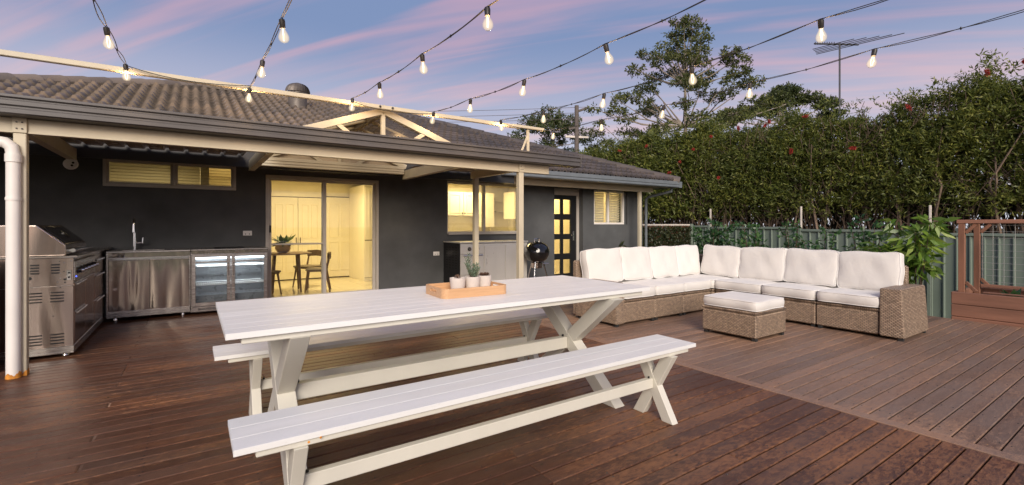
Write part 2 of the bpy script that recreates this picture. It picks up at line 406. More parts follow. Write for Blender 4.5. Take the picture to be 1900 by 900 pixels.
M['darkglass'] = glass('fridge_glass', (.85, .87, .88), 1.5, .04)
M['poly'] = glass('clear_roof_sheet', (.62, .57, .48), 1.5, .06, .15)
def emit(name, col, st):
    m = bpy.data.materials.new(name); m.use_nodes = True; t = m.node_tree; t.nodes.clear()
    e = t.nodes.new('ShaderNodeEmission'); e.inputs[0].default_value = (*col, 1); e.inputs[1].default_value = st
    o = t.nodes.new('ShaderNodeOutputMaterial'); t.links.new(e.outputs[0], o.inputs[0]); return m
M['filament'] = emit('filament_glow', (1, .66, .30), 10)
M['led'] = emit('fridge_led', (.85, .93, 1), 9)
M['roomlamp'] = emit('ceiling_lamp_glow', (1, .85, .55), 4)
M['blueled'] = emit('blue_led', (.05, .1, 1), 6)
def glow_glass():                                        # lit bulb envelope: clear glass with the filament's glow painted in as emission
    m = bpy.data.materials.new('lit_bulb'); m.use_nodes = True; t = m.node_tree; t.nodes.clear()
    tr = t.nodes.new('ShaderNodeBsdfTransparent'); tr.inputs[0].default_value = (.97, .95, .93, 1)
    gl = t.nodes.new('ShaderNodeBsdfGlossy'); gl.inputs['Roughness'].default_value = .03
    em = t.nodes.new('ShaderNodeEmission'); em.inputs[0].default_value = (1, .82, .58, 1); em.inputs[1].default_value = 1.05
    lw = t.nodes.new('ShaderNodeLayerWeight'); lw.inputs[0].default_value = .35
    a = t.nodes.new('ShaderNodeMixShader'); t.links.new(ramp(t, lw.outputs['Facing'], [(0, (.5,) * 3), (.5, (.16,) * 3)], 'LINEAR'), a.inputs[0])
    t.links.new(tr.outputs[0], a.inputs[1]); t.links.new(em.outputs[0], a.inputs[2])
    fr = t.nodes.new('ShaderNodeFresnel'); fr.inputs[0].default_value = 1.45
    gm = t.nodes.new('ShaderNodeNewGeometry'); b = t.nodes.new('ShaderNodeMixShader'); t.links.new(vmath(t, 'MULTIPLY', fr.outputs[0], vmath(t, 'SUBTRACT', 1.0, gm.outputs['Backfacing'])), b.inputs[0]); t.links.new(a.outputs[0], b.inputs[1]); t.links.new(gl.outputs[0], b.inputs[2])
    o = t.nodes.new('ShaderNodeOutputMaterial'); t.links.new(b.outputs[0], o.inputs[0]); return m
M['litbulb'] = glow_glass()
def leafmat(name, c0, c1, c2, rough=.5, trans=.38):
    m, t, b = newmat(name)
    g = t.nodes.new('ShaderNodeNewGeometry')
    c = ramp(t, g.outputs['Random Per Island'], [(0, c0), (.6, c1), (1, c2)], 'LINEAR')
    s = ramp(t, noise(t, pos(t), .9, 3), [(.35, (.7, .75, .7)), (.68, (1.25, 1.2, 1.1))], 'LINEAR')
    c = mixc(t, 1, c, s, 'MULTIPLY'); t.links.new(c, b.inputs['Base Color'])
    b.inputs['Roughness'].default_value = rough
    tl = t.nodes.new('ShaderNodeBsdfTranslucent'); t.links.new(c, tl.inputs[0])
    mx = t.nodes.new('ShaderNodeMixShader'); mx.inputs[0].default_value = trans
    t.links.new(b.outputs[0], mx.inputs[1]); t.links.new(tl.outputs[0], mx.inputs[2])
    t.links.new(mx.outputs[0], t.nodes['Material Output'].inputs[0]); return m
M['hedge'] = leafmat('hedge_leaves', (.085, .115, .026), (.155, .185, .040), (.28, .28, .065))
M['gum'] = leafmat('gum_leaves', (.065, .085, .024), (.12, .140, .04), (.20, .20, .06))
M['gumdark'] = leafmat('dark_gum_leaves', (.045, .065, .022), (.085, .11, .036), (.14, .16, .05))
M['citrus'] = leafmat('citrus_leaves', (.030, .085, .032), (.055, .135, .05), (.11, .21, .07), .35)
M['mango'] = leafmat('long_leaves', (.09, .18, .03), (.17, .28, .045), (.32, .40, .08), .35, .35)
M['dry'] = leafmat('dry_brush', (.05, .035, .022), (.09, .065, .042), (.16, .12, .08))
M['ivy'] = leafmat('ivy_leaves', (.018, .030, .010), (.035, .05, .015), (.07, .07, .025))
M['succulent'] = leafmat('succulent_leaves', (.10, .16, .11), (.17, .24, .17), (.26, .31, .22), .5, .1)
M['rosette'] = leafmat('rosette_leaves', (.14, .075, .06), (.22, .13, .10), (.28, .2, .15), .5, .1)
M['houseplant'] = leafmat('houseplant_leaves', (.02, .05, .012), (.04, .08, .02), (.07, .12, .03), .4, .2)
def oak():
    m, t, b = newmat('bamboo_tray')
    g = noise(t, pos(t, (2, 40, 30), obj=True), 3, 5)
    t.links.new(ramp(t, g, [(.3, (.50, .285, .14)), (.7, (.63, .385, .21))], 'LINEAR'), b.inputs['Base Color']); b.inputs['Roughness'].default_value = .4
    bump(t, b, g, .15, .002); return m
M['oak'] = oak()
def floor_tiles():
    m, t, b = newmat('room_floor_tile')
    br = t.nodes.new('ShaderNodeTexBrick'); br.offset = 0; br.inputs['Scale'].default_value = 1; br.inputs['Brick Width'].default_value = .45; br.inputs['Row Height'].default_value = .45
    br.inputs['Mortar Size'].default_value = .003; br.inputs['Color1'].default_value = (.74, .68, .52, 1); br.inputs['Color2'].default_value = (.70, .64, .5, 1); br.inputs['Mortar'].default_value = (.35, .3, .2, 1)
    t.links.new(pos(t), br.inputs['Vector']); t.links.new(br.outputs[0], b.inputs['Base Color']); b.inputs['Roughness'].default_value = .12; return m
M['floortile'] = floor_tiles()

# ---------------------------------------------------------------- foliage helper
def leaf_mesh(name, C, D, Nn, Ln, Wd, mat, parent=None, local=False, label=None, kind=None, fold=.25):
    """C centres, D axis directions, Nn normals (n,3); Ln, Wd (n,)"""
    D = D / np.linalg.norm(D, axis=1, keepdims=True)
    S = np.cross(D, Nn); S /= np.maximum(np.linalg.norm(S, axis=1, keepdims=True), 1e-6); U = np.cross(S, D)
    n = len(C); V = np.empty((n, 4, 3))
    V[:, 0] = C - D * (Ln[:, None] * .5); V[:, 2] = C + D * (Ln[:, None] * .5) - U * (Ln[:, None] * fold * .5)
    V[:, 1] = C + S * (Wd[:, None] * .5) - U * (Wd[:, None] * fold * .5); V[:, 3] = C - S * (Wd[:, None] * .5) - U * (Wd[:, None] * fold * .5)
    V = V.reshape(-1, 3); c = (V.min(0) + V.max(0)) / 2 if not local else np.zeros(3)
    me = bpy.data.meshes.new(name); me.vertices.add(n * 4); me.vertices.foreach_set('co', (V - c).ravel())
    me.loops.add(n * 4); me.loops.foreach_set('vertex_index', np.arange(n * 4, dtype=np.int32))
    me.polygons.add(n); me.polygons.foreach_set('loop_start', np.arange(0, n * 4, 4, dtype=np.int32))
    try: me.polygons.foreach_set('loop_total', np.full(n, 4, dtype=np.int32))
    except Exception: pass
    me.update(calc_edges=True); me.validate(); me.materials.append(mat)
    o = bpy.data.objects.new(name, me); COL.objects.link(o)
    base = WL.get(parent, Vector((0, 0, 0))) if parent is not None else Vector((0, 0, 0))
    o.location = Vector((0, 0, 0)) if local else Vector(c) - base; WL[o] = base if local else Vector(c)
    if parent is not None: o.parent = parent
    if label: o['label'] = label
    if kind: o['kind'] = kind
    return o
rs = np.random.RandomState
def unit(n, r):
    a = r.normal(size=(n, 3)); return a / np.linalg.norm(a, axis=1, keepdims=True)
def tufts(cent, out, r, per, spread, ll, lw, droop=0.0):
    """small rosettes of leaves around every centre, facing outwards"""
    n = len(cent); C = np.repeat(cent, per, 0); O = np.repeat(out, per, 0)
    d = unit(n * per, r) + O * .55; d[:, 2] -= droop; d /= np.linalg.norm(d, axis=1, keepdims=True)
    ln = ll * r.uniform(.65, 1.25, n * per); C = C + d * (ln[:, None] * .55) + r.normal(size=C.shape) * spread
    Nn = np.cross(d, unit(n * per, r)); Nn[:, 2] += .35
    return C, d, Nn, ln, lw * r.uniform(.7, 1.25, n * per)
exec_parts = []
# ---------------------------------------------------------------- ground
def build_ground():
    b = MB(); n = 40; S = 400
    b.add([(-S, -S, -.72), (S, -S, -.72), (S, S, -.72), (-S, S, -.72)], [(0, 1, 2, 3)])
    b.build('ground', M['ground'], kind='structure')
build_ground()

# ---------------------------------------------------------------- deck
PITCH = .0951; BW = .0875
def build_deck():
    d = bpy.data.objects.new('deck', None); COL.objects.link(d); WL[d] = Vector((0, 0, 0)); d['kind'] = 'structure'
    MB().box(-3.2, 7.8, -3.1, 7.83, -.16, -.034).build('deck_frame', M['rubber'], d)
    b = MB(); b.box(7.80, 7.826, -3.1, 8.3, -.17, -.004, .003); b.build('edge_board', M['redwood'], d)
    def board_mesh(L_, nm, mat):
        bb = MB(); bb.box(-L_ / 2, L_ / 2, -BW / 2, BW / 2, -.022, 0, .0035)
        return bb.build(nm, mat, None, local=True, smooth=False)
    rng = random.Random(3)
    meshes = {}
    def put(x0, x1, y, mat, key):
        L_ = round((x1 - x0) * 10) / 10; k = (L_, key)
        if k not in meshes:
            o = board_mesh(1.0, 'board', mat); meshes[k] = o.data; bpy.data.objects.remove(o)
        c = bpy.data.objects.new('board', meshes[k]); COL.objects.link(c); c.parent = d
        c.location = ((x0 + x1) / 2, y, rng.uniform(-.0012, .0012)); c.scale = (x1 - x0, 1, 1)
    far = MB()
    y = 1.265 - PITCH * 20 + PITCH / 2
    while y < 7.80:
        j = rng.choice([-1.35, -.45, .45, 1.35, 2.25])
        if y > 6.9: j = -.45
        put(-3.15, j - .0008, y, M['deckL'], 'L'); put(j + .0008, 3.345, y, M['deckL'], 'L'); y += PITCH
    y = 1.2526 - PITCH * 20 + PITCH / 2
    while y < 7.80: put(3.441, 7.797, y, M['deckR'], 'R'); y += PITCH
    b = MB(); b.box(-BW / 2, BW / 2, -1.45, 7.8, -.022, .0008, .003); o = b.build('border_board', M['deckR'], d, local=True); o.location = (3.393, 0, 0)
    b = MB(); yy = -.72
    while yy > -3.0: b.box(-3.15, 3.345, yy - BW / 2, yy + BW / 2, -.022, 0); b.box(3.441, 7.797, yy - BW / 2, yy + BW / 2, -.022, 0); yy -= PITCH
    b.build('board', M['deckL'], d, kind='stuff', fixn=False)
    nb_ = MB()
    def nails(x0, x1, y0, ymax):
        y = y0
        while y < ymax:
            x = x0
            while x < x1:
                for s in (-1, 1):
                    cx = x + rng.uniform(-.008, .008); cy = y + s * .026 + rng.uniform(-.003, .003)
                    nb_.lathe([(.0042, .0004), (.003, .0022)], (cx, cy, 0), 7)
                x += .45
            y += PITCH
    nails(-2.9, 3.3, 1.265 - PITCH * 12 + PITCH / 2, 5.2); nails(3.55, 7.6, 1.2526 - PITCH * 12 + PITCH / 2, 4.6)
    r = rs(8); n = 46; C = np.c_[r.uniform(-1, 6.5, n), r.uniform(.6, 6.5, n), np.full(n, .005)]; Dv = unit(n, r); Dv[:, 2] *= .1
    leaf_mesh('leaf_litter', C, Dv, np.tile([0, 0, 1.], (n, 1)) + unit(n, r) * .2, r.uniform(.012, .035, n), r.uniform(.006, .014, n), M['dry'], d, kind='stuff')
    nb_.build('nail_head', M['black'], d, kind='stuff', fixn=False)
build_deck()

# ---------------------------------------------------------------- house
def pane(b0, x0, x1, y, z0, z1, par, mat='glass'):
    return MB().box(x0, x1, y - .003, y + .003, z0, z1).build('pane', M[mat], par)
def build_house():
    H = thing('house', 'long dark grey rendered house under a tiled hip roof behind the deck', 'house', (2, 8, 0))
    Y0, Y1, T = 7.85, 8.10, 2.10
    b = MB()
    ops = [(-.94, .52, 1.66, 2.035), (.90, 2.605, 0, 1.915), (3.89, 5.60, 1.0, 1.985), (6.44, 7.27, 0, 1.97), (7.61, 8.72, 1.18, 1.97)]
    x = -5.0
    for (a, c, z0, z1) in ops:
        b.box(x, a, Y0, Y1, -.7, T); b.box(a, c, Y0, Y1, z1, T); b.box(a, c, Y0, Y1, -.7, z0 if z0 > 0 else -.03)
        x = c
    b.box(x, 9.27, Y0, Y1, -.7, T); b.box(9.02, 9.27, Y1, 17, -.7, T); b.box(-5, -4.75, Y1, 17, -.7, T); b.box(-4.75, 9.02, 16.8, 17, -.7, T)
    b.build('wall', M['wall'], H)
    # rooms
    b = MB()
    for (x0, x1, y0, y1) in [(-1.6, -1.5, 8.1, 9.6), (-1.5, .1, 9.5, 9.6), (.1, .2, 8.1, 11.0), (.2, 3.55, 10.9, 11.0), (3.55, 3.65, 8.1, 11.0), (3.65, 6.42, 9.6, 9.7), (6.42, 6.47, 8.1, 10.7), (6.47, 7.42, 10.6, 10.7), (7.42, 7.5, 8.1, 10.7), (7.5, 8.96, 9.5, 9.6), (8.96, 9.015, 8.105, 9.6)]:
        b.box(x0, x1, y0, y1, 0, 2.12)
    b.build('room_wall', M['innerwall'], H)
    MB().box(-4.7, 9.0, 8.10, 11.0, -.12, 0.0).build('room_floor', M['floortile'], H)
    MB().box(-4.7, 9.0, 8.10, 11.0, 2.121, 2.16).build('room_ceiling', M['innerwall'], H)
    MB().box(.9, 2.605, 7.80, 8.10, -.03, .012).build('door_sill', M['alu'], H)
    # high window
    w_ = MB(); w_.box(-.94, .52, 7.835, 7.90, 1.66, 1.70, .004); w_.box(-.94, .52, 7.835, 7.90, 1.995, 2.035, .004)
    for a in (-.94, -.225, .48): w_.box(a, a + .04, 7.832, 7.90, 1.70, 1.995, .004)
    W = w_.build('window', M['alu'], H)
    i = MB()
    for (a, c) in ((-.90, -.225), (-.185, .48)):
        i.box(a, c, 7.855, 7.88, 1.70, 1.722); i.box(a, c, 7.855, 7.88, 1.973, 1.995); i.box(a, a + .022, 7.855, 7.88, 1.722, 1.973); i.box(c - .022, c, 7.855, 7.88, 1.722, 1.973)
    i.build('sash', M['alu'], W)
    pane(0, -.878, -.247, 7.868, 1.722, 1.973, W); pane(0, -.163, .458, 7.868, 1.722, 1.973, W)
    for k in range(8): MB().bar((-.88, 7.99, 1.70 + .04 * k), (.46, 7.99, 1.70 + .04 * k), .05, .004).build('blind_slat', M['galv'], W)
    # sliding door
    s = MB(); s.box(.90, 2.605, 7.83, 7.93, 1.865, 1.915, .004); s.box(.90, .945, 7.83, 7.93, .012, 1.865, .004); s.box(2.565, 2.605, 7.83, 7.93, .012, 1.865, .004)
    S = s.build('sliding_door', M['alu'], H)
    for k, (a, c, y) in enumerate(((.945, 1.765, 7.862), (1.70, 2.565, 7.900))):
        f = MB(); f.box(a, a + .035, y - .014, y + .014, .012, 1.863, .003); f.box(c - .05, c, y - .014, y + .014, .012, 1.863, .003)
        f.box(a + .035, c - .05, y - .014, y + .014, .012, .08, .003); f.box(a + .035, c - .05, y - .014, y + .014, 1.835, 1.863, .003)
        if k == 0: f.box(a + .035, c - .05, y - .012, y + .012, .86, .885, .003)
        f.build('door_panel', M['alu'], S); pane(0, a + .035, c - .05, y, .08, 1.835, S)
    MB().box(.950, .975, 7.825, 7.848, 1.05, 1.16, .006).build('lock', M['black'], S)
    # kitchen window
    k = MB(); k.box(3.89, 5.60, 7.86, 7.93, 1.0, 1.045, .004); k.box(3.89, 5.60, 7.86, 7.93, 1.935, 1.985, .004)
    for a, wd in ((3.89, .025), (4.67, .05), (5.56, .04)): k.box(a, a + wd, 7.858, 7.93, 1.045, 1.935, .004)
    K = k.build('window', M['alu'], H); pane(0, 3.915, 4.67, 7.89, 1.045, 1.935, K); pane(0, 4.72, 5.56, 7.90, 1.045, 1.935, K)
    MB().box(3.90, 5.59, 7.80, 7.858, .985, 1.012, .003).build('sill', M['alu'], K)
    # back door
    f = MB(); f.box(6.44, 7.27, 7.98, 8.06, 1.83, 1.97); f.box(7.20, 7.27, 7.98, 8.06, 0, 1.83); f.box(6.44, 6.475, 7.98, 8.06, 0, 1.83)
    F = f.build('door_frame', M['alu'], H)
    d = MB(); xs = [(6.475, 6.54), (6.72, 6.82), (7.04, 7.20)]; rows = [(.085, .411), (.532, .858), (.967, 1.293), (1.41, 1.73)]
    xs = [(6.475, 6.53), (6.745, 6.82), (7.035, 7.20)]
    for a, c in xs: d.box(a, c, 8.0, 8.04, 0, 1.828)
    rows = [(.085, .400), (.532, .847), (.967, 1.282), (1.41, 1.73)]; zz = 0
    for (a, c) in rows + [(1.828, 1.9)]:
        d.box(6.53, 6.745, 8.002, 8.038, zz, min(a, 1.828)); d.box(6.82, 7.035, 8.002, 8.038, zz, min(a, 1.828)); zz = c
    D = d.build('back_door', M['black'], H)
    for (a, c) in rows:
        for x0, x1 in ((6.53, 6.745), (6.82, 7.035)): pane(0, x0, x1, 8.02, a, c, D)
    h = MB(); h.box(7.10, 7.14, 7.985, 8.0, .82, 1.02, .004); h.bar((7.12, 7.965, .93), (7.03, 7.965, .93), .014, .014, .003); h.bar((7.12, 8.0, .93), (7.12, 7.962, .93), .014, .014)
    h.build('handle', M['chrome'], D)
    # shutter window
    k = MB(); k.box(7.61, 8.62, 7.86, 7.93, 1.18, 1.225, .004); k.box(7.61, 8.62, 7.86, 7.93, 1.93, 1.97, .004)
    for a, wd in ((7.61, .03), (8.06, .05), (8.57, .05)): k.box(a, a + wd, 7.858, 7.93, 1.225, 1.93, .004)
    K = k.build('window', M['whitepipe'], H); pane(0, 7.64, 8.06, 7.89, 1.225, 1.93, K); pane(0, 8.11, 8.57, 7.90, 1.225, 1.93, K)
    MB().box(8.622, 8.72, 7.90, 8.1, 1.18, 1.97).build('reveal', M['wall'], H)
    for (a, c) in ((7.66, 8.05), (8.12, 8.56)):
        for z in np.arange(1.26, 1.92, .058): MB().bar((a, 7.975, z), (c, 7.975, z), .058, .006, 0, (0, 1.3, 1)).build('shutter_slat', M['joinery'], K)
    # eaves
    MB().box(-5.1, 9.6, 7.16, 7.85, 2.075, 2.09).build('soffit', M['cream'], H)
    MB().box(-5.1, 4.9, 7.13, 7.16, 1.93, 2.17).build('fascia', M['gutterdark'], H, label='dark fascia behind the patio cover')
    MB().box(4.9, 9.15, 7.42, 7.49, 1.95, 2.072, .004).build('eave_beam', M['cream'], H)
    MB().box(8.665, 8.735, 7.42, 7.49, -.7, 1.948, .004).build('verandah_post', M['cream'], H)
    g = [(7.16, 2.06), (7.05, 2.06), (7.035, 2.075), (7.035, 2.10), (7.045, 2.115), (7.03, 2.13), (7.03, 2.20), (7.045, 2.205), (7.16, 2.205)]
    MB().prism(g, 'x', 4.6, 9.62).build('gutter', M['gutterblue'], H)
    MB().prism([(9.62 + (7.16 - p[0]) - .0, p[1]) for p in g], 'y', 7.05, 17.5).build('gutter', M['gutterblue'], H)
    b = MB(); b.tube([(9.55, 7.2, 2.05), (9.55, 7.2, 1.98), (9.36, 7.75, 1.86), (9.34, 7.80, 1.80), (9.34, 7.80, -.7)], .034, 10)
    b.build('downpipe', M['gutterblue'], H, smooth=True)
    # roof: ridge X .19..4.32 at Y 12.48, eaves Y 7.12
    EY, EZ, SL = 7.12, 2.20, .377
    def rz(y): return EZ + SL * (y - EY)
    A = (-5.17, EY, EZ); B_ = (9.68, EY, EZ); Cc = (9.68, 17.84, EZ); Dd = (-5.17, 17.84, EZ); r0 = (.19, 12.48, rz(12.48)); r1 = (4.32, 12.48, rz(12.48))
    v = [A, B_, Cc, Dd, r0, r1]; fs = [(0, 1, 5, 4), (1, 2, 5), (2, 3, 4, 5), (3, 0, 4)]
    v2 = [(p[0], p[1], p[2] - .05) for p in v]
    RO = link_mesh('roof', v + v2, fs + [tuple(i + 6 for i in reversed(f)) for f in fs] + [(0, 6, 7, 1), (1, 7, 8, 2), (2, 8, 9, 3), (3, 9, 6, 0)], M['tileslab'], H)
    # one interlocking tile: two rolls, thick front lip
    TW, TL = .318, .33
    prof = []
    n = 12
    for i in range(n + 1):
        u = i / n; ph = (u * 2) % 1.0 if i < n else 1.0
        z = .008 + .066 * max(0, math.sin(math.pi * min(1, max(0, (ph - .12) / .60)))) ** .85
        prof.append((u * TW, z))
    tv = []; tf = []; m_ = len(prof)
    for (yy, dz) in ((-.03, .038), (TL + .015, -.018)):
        for (x, z) in prof: tv.append((x - TW / 2, yy, z + dz))
    for (x, z) in prof: tv.append((x - TW / 2, -.03, z + .038 - .060))
    for i in range(m_ - 1):
        tf.append((i, i + 1, m_ + i + 1, m_ + i)); tf.append((2 * m_ + i, 2 * m_ + i + 1, i + 1, i))
    pan_shade = [max(0.0, 1 - (z - .008) / .040) for (x, z) in prof] * 3; pan_shade = [a * (1 if i < 2 * m_ else .5) for i, a in enumerate(pan_shade)]
    def add_pan_shade(me, reps):
        a = me.attributes.new('pan_shade', 'FLOAT', 'POINT'); a.data.foreach_set('value', np.tile(np.array(pan_shade, dtype=np.float32), reps))
    src = link_mesh('tile', tv, tf, M['tile'], None, True, local=True); tdata = src.data; bpy.data.objects.remove(src); add_pan_shade(tdata, 1)
    tdata.set_sharp_from_angle(angle=R(60))
    pit = math.atan(SL); rotM = Matrix.Rotation(pit, 4, 'X'); cands = []
    rng = random.Random(5); row = 0; y = EY + .02
    cp = math.cos(pit)
    while y < 12.40:
        lo = -5.17 + (y - EY) + .10; hi = 9.68 - (y - EY) - .10; x = -5.1
        while x < 9.7:
            if lo < x < hi + .1:
                z = rz(y); u_, v_, dd = proj(x, y, z); gy = 172.9 + .1116 * u_
                vis = (-40 < u_ < 1300 and (v_ < gy + 12 or x > 4.5))
                cands.append((0 if vis else 1, dd, x, y, z))
            x += TW
        y += TL * cp; row += 1
    cands.sort()
    k = 0; st = MB()
    for (nv, dd, x, y, z) in cands:
        rot = (pit + rng.uniform(-.012, .012), rng.uniform(-.01, .01), rng.uniform(-.012, .012))
        if nv == 0 and k < 298:
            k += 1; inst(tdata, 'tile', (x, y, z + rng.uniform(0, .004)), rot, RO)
        else:
            Mx = Matrix.Translation((x, y, z + rng.uniform(0, .004))) @ Euler(rot).to_matrix().to_4x4(); st.add(tv, tf, Mx)
    o = st.build('tile', M['tile'], RO, smooth=True, kind='stuff', fixn=False); add_pan_shade(o.data, len(st.v) // len(tv))
    # right hip face tiles (seen only from the side): joined
    # ridge and hip caps
    def caps(p, q, name='ridge_cap'):
        p = Vector(p); q = Vector(q); d = q - p; n_ = int(d.length / .36); d.normalize(); xx = d.cross(Vector((0, 0, 1))).normalized(); zz = xx.cross(d)
        cm = []
        for i in range(7):
            a = math.pi * (i / 6); cm.append((math.cos(a) * .15, math.sin(a) * .13))
        for i in range(n_):
            b = MB(); vs = []
            for (t, s_) in ((-.02, 1.06), (.39, .94)):
                for (cx, cz) in cm: vs.append(Vector((0, 0, 0)) + d * t + xx * cx * s_ + zz * (cz * s_ - .005))
            vs2 = [v_ - zz * .02 for v_ in vs[:7]]
            b.add(vs + vs2, [(j, j + 1, 8 + j, 7 + j) for j in range(6)] + [(14 + j, 15 + j, j + 1, j) for j in range(6)])
            o = b.build(name, M['tile'], None, True, local=True, fixn=False); o.location = p + d * (.36 * i) - WL[RO] + zz * rng.uniform(0, .006); o.parent = RO; o.rotation_euler = (0, 0, rng.uniform(-.012, .012))
    caps(r0, r1); caps(r0, A, 'hip_cap'); caps((9.68, EY, EZ), r1, 'hip_cap')
    # mortar beds under the caps
    b = MB()
    for p, q in ((r0, r1), (r0, A), (B_, r1)): b.bar((p[0], p[1], p[2] + .0), (q[0], q[1], q[2] + .0), .30, .05)
    b.build('mortar_bed', M['ridge'], RO)
    # turbine vent
    vx, vy, vz = 1.915, 11.2, rz(11.2)
    b = MB(); b.lathe([(.19, -.12), (.19, .30), (.215, .30), (.215, .33)], (vx, vy, vz), 24); V = b.build('roof_vent', M['ventmetal'], RO, smooth=True)
    for k in range(24):
        a0 = 2 * math.pi * k / 24; pts = []
        b = MB(); vs = []
        for i in range(7):
            t = i / 6; r_ = .235 * math.cos(t * 1.45) ** .8 + .02; z_ = vz + .33 + .20 * math.sin(t * 1.5)
            for da, rr in ((0, r_), (.30, r_ * .90)):
                aa = a0 + da + t * .25; vs.append((vx + rr * math.cos(aa), vy + rr * math.sin(aa), z_))
        b.add(vs, [(2 * i, 2 * i + 1, 2 * i + 3, 2 * i + 2) for i in range(6)]); b.build('vane', M['ventmetal'], V, fixn=False)
    b = MB(); b.lathe([(.06, 0), (.05, .02), (.0, .03)], (vx, vy, vz + .525), 12); b.build('vent_cap', M['ventmetal'], V, smooth=True)
    return H
HOUSE = build_house()

# ---------------------------------------------------------------- patio cover
def build_patio():
    P = thing('patio_cover', 'cream steel patio cover with dark gutter and clear gable', 'patio cover', (1.7, 6, 0))
    g0 = 4.96
    g = [(5.11, 1.985), (g0 + .02, 1.985), (g0, 1.995), (g0, 2.025), (g0 + .012, 2.033), (g0 + .012, 2.045), (g0 - .003, 2.055), (g0 - .003, 2.085), (g0 + .012, 2.093), (g0 + .012, 2.102), (g0 - .006, 2.112), (g0 - .006, 2.130), (g0 + .008, 2.134), (5.11, 2.134)]
    MB().prism(g, 'x', -4.2, 4.545).build('gutter', M['gutter'], P)
    MB().box(4.545, 4.557, g0 - .012, 5.115, 1.98, 2.14, .003).build('gutter_end', M['gutter'], P)
    b = MB(); b.box(-4.2, 4.10, 5.115, 5.165, 1.872, 1.985, .004); b.box(-4.2, 4.10, 5.108, 5.172, 1.868, 1.880, .002); b.build('front_beam', M['cream'], P)
    MB().box(-4.2, 4.5, 5.12, 5.15, 1.987, 2.07).build('fascia', M['gutterdark'], P)
    for x in (-1.135, 2.75, .62):
        b = MB(); b.box(x, x + .06, 5.175, 7.12, 1.895, 2.02, .004); b.box(x - .006, x + .066, 5.175, 7.12, 1.885, 1.897, .002); b.build('cross_beam', M['cream'], P)
    b = MB(); b.box(3.585, 3.655, 5.175, 6.42, 1.885, 1.995, .004); b.build('cross_beam', M['cream'], P)
    def post(x, y, z1):
        return MB().box(x - .037, x + .037, y - .037, y + .037, 0, z1, .005).build('post', M['cream'], P)
    post(3.625, 5.14, 1.868); post(3.62, 6.32, 1.885); p = post(-1.095, 5.14, 1.868)
    MB().box(-1.135, -1.055, 5.095, 5.108, 1.87, 1.99, .002).build('post_bracket', M['cream'], P)
    MB().box(3.585, 3.665, 5.095, 5.108, 1.87, 1.98, .002).build('post_bracket', M['cream'], P)
    for (x, z) in ((-1.11, 1.95), (-1.08, 1.95), (-1.11, 1.90), (-1.08, 1.90), (3.61, 1.9), (3.64, 1.9), (3.61, 1.94)): b = MB(); b.lathe([(.006, 0), (.006, .006), (.003, .009)], (0, 0, 0), 8, Matrix.Translation((x, 5.096, z)) @ Matrix.Rotation(R(90), 4, 'X')); b.build('bolt', M['gutter'], P)
    # white downpipe with elbow and a painted orange glow at its foot
    pts = [(-1.6, 5.085, 1.80), (-1.24, 5.085, 1.795), (-1.17, 5.085, 1.785), (-1.135, 5.085, 1.755), (-1.125, 5.085, 1.70), (-1.125, 5.085, .02)]
    b = MB(); b.tube(pts, .042, 20); D = b.build('downpipe', M['whitepipe'], P, smooth=True)
    b = MB(); b.tube([(-1.125, 5.085, 1.70), (-1.125, 5.085, 1.64)], .048, 20); b.build('pipe_collar', M['whitepipe'], D, smooth=True)
    for z in (1.35,):
        b = MB(); b.tube([(-1.125, 5.085, z), (-1.125, 5.085, z + .022)], .046, 20); b.build('pipe_clip', M['whitepipe'], D, smooth=True)
    rr = random.Random(2)
    def glowing(cx, cy, rx, n=40, sq=False):
        b = MB(); vs = []; 
        for i in range(n):
            a = 2 * math.pi * i / n; h = .018 + .032 * abs(math.sin(a * 2.3 + 1)) * rr.uniform(.5, 1.2)
            if sq: k = rx / max(abs(math.cos(a)), abs(math.sin(a)))
            else: k = rx
            vs += [(cx + k * math.cos(a), cy + k * math.sin(a), 0.001), (cx + k * math.cos(a), cy + k * math.sin(a), h)]
        b.add(vs, [(2 * i, (2 * i + 2) % (2 * n), (2 * i + 3) % (2 * n), 2 * i + 1) for i in range(n)]); return b
    glowing(-1.125, 5.085, .0445).build('glow_foot', M['rust'], D, label='rusty orange light painted on the foot of the pipe')
    glowing(-1.095, 5.14, .0385, sq=True).build('glow_foot', M['rust'], P, label='rusty orange light painted on the foot of the post')
    # corrugated roof sheets (trapezoid ribs along Y)
    def sheet(x0, x1, z):
        vs = []; fs = []; x = x0; pr = []
        while x < x1 - .01:
            for dx, dz in ((0, 0), (.118, 0), (.132, .028), (.158, .028), (.172, 0)):
                if x + dx <= x1: pr.append((x + dx, z + dz))
            x += .19
        b = MB(); m = len(pr); v = [(p[0], 5.03, p[1]) for p in pr] + [(p[0], 7.10, p[1] + .03) for p in pr]
        b.add(v, [(i, i + 1, m + i + 1, m + i) for i in range(m - 1)]); return b.build('roof_sheet', M['creamdark'], P, fixn=False)
    sheet(-4.2, .62, 2.04); sheet(2.82, 4.52, 2.04)
    b = MB(); b.box(.69, 2.74, 7.02, 7.12, 1.955, 2.075, .004)
    for z in (1.99, 2.03): b.box(.69, 2.74, 7.010, 7.02, z, z + .012, .002)
    b.build('rear_fascia', M['cream'], P)
    # gable
    CX, AP, BZ, HW = 1.765, 2.475, 2.135, .93
    def truss(y, nm='rafter', th=.045):
        for s in (-1, 1):
            MB().bar((CX, y, AP - .035), (CX + s * (HW + .08), y, BZ - .065), th, .072, .003, (0, 1, 0) if 0 else (0, 0, 1)).build(nm, M['cream'], P)
            MB().bar((CX + s * .50, y + .003, AP - .235), (CX + s * .24, y + .003, BZ - .08), th * .9, .045, .003).build('strut', M['cream'], P)
        MB().box(CX - .022, CX + .022, y - th / 2 - .002, y + th / 2 + .002, BZ - .08, AP - .07, .003).build('king_post', M['cream'], P)
    truss(5.17); truss(7.05)
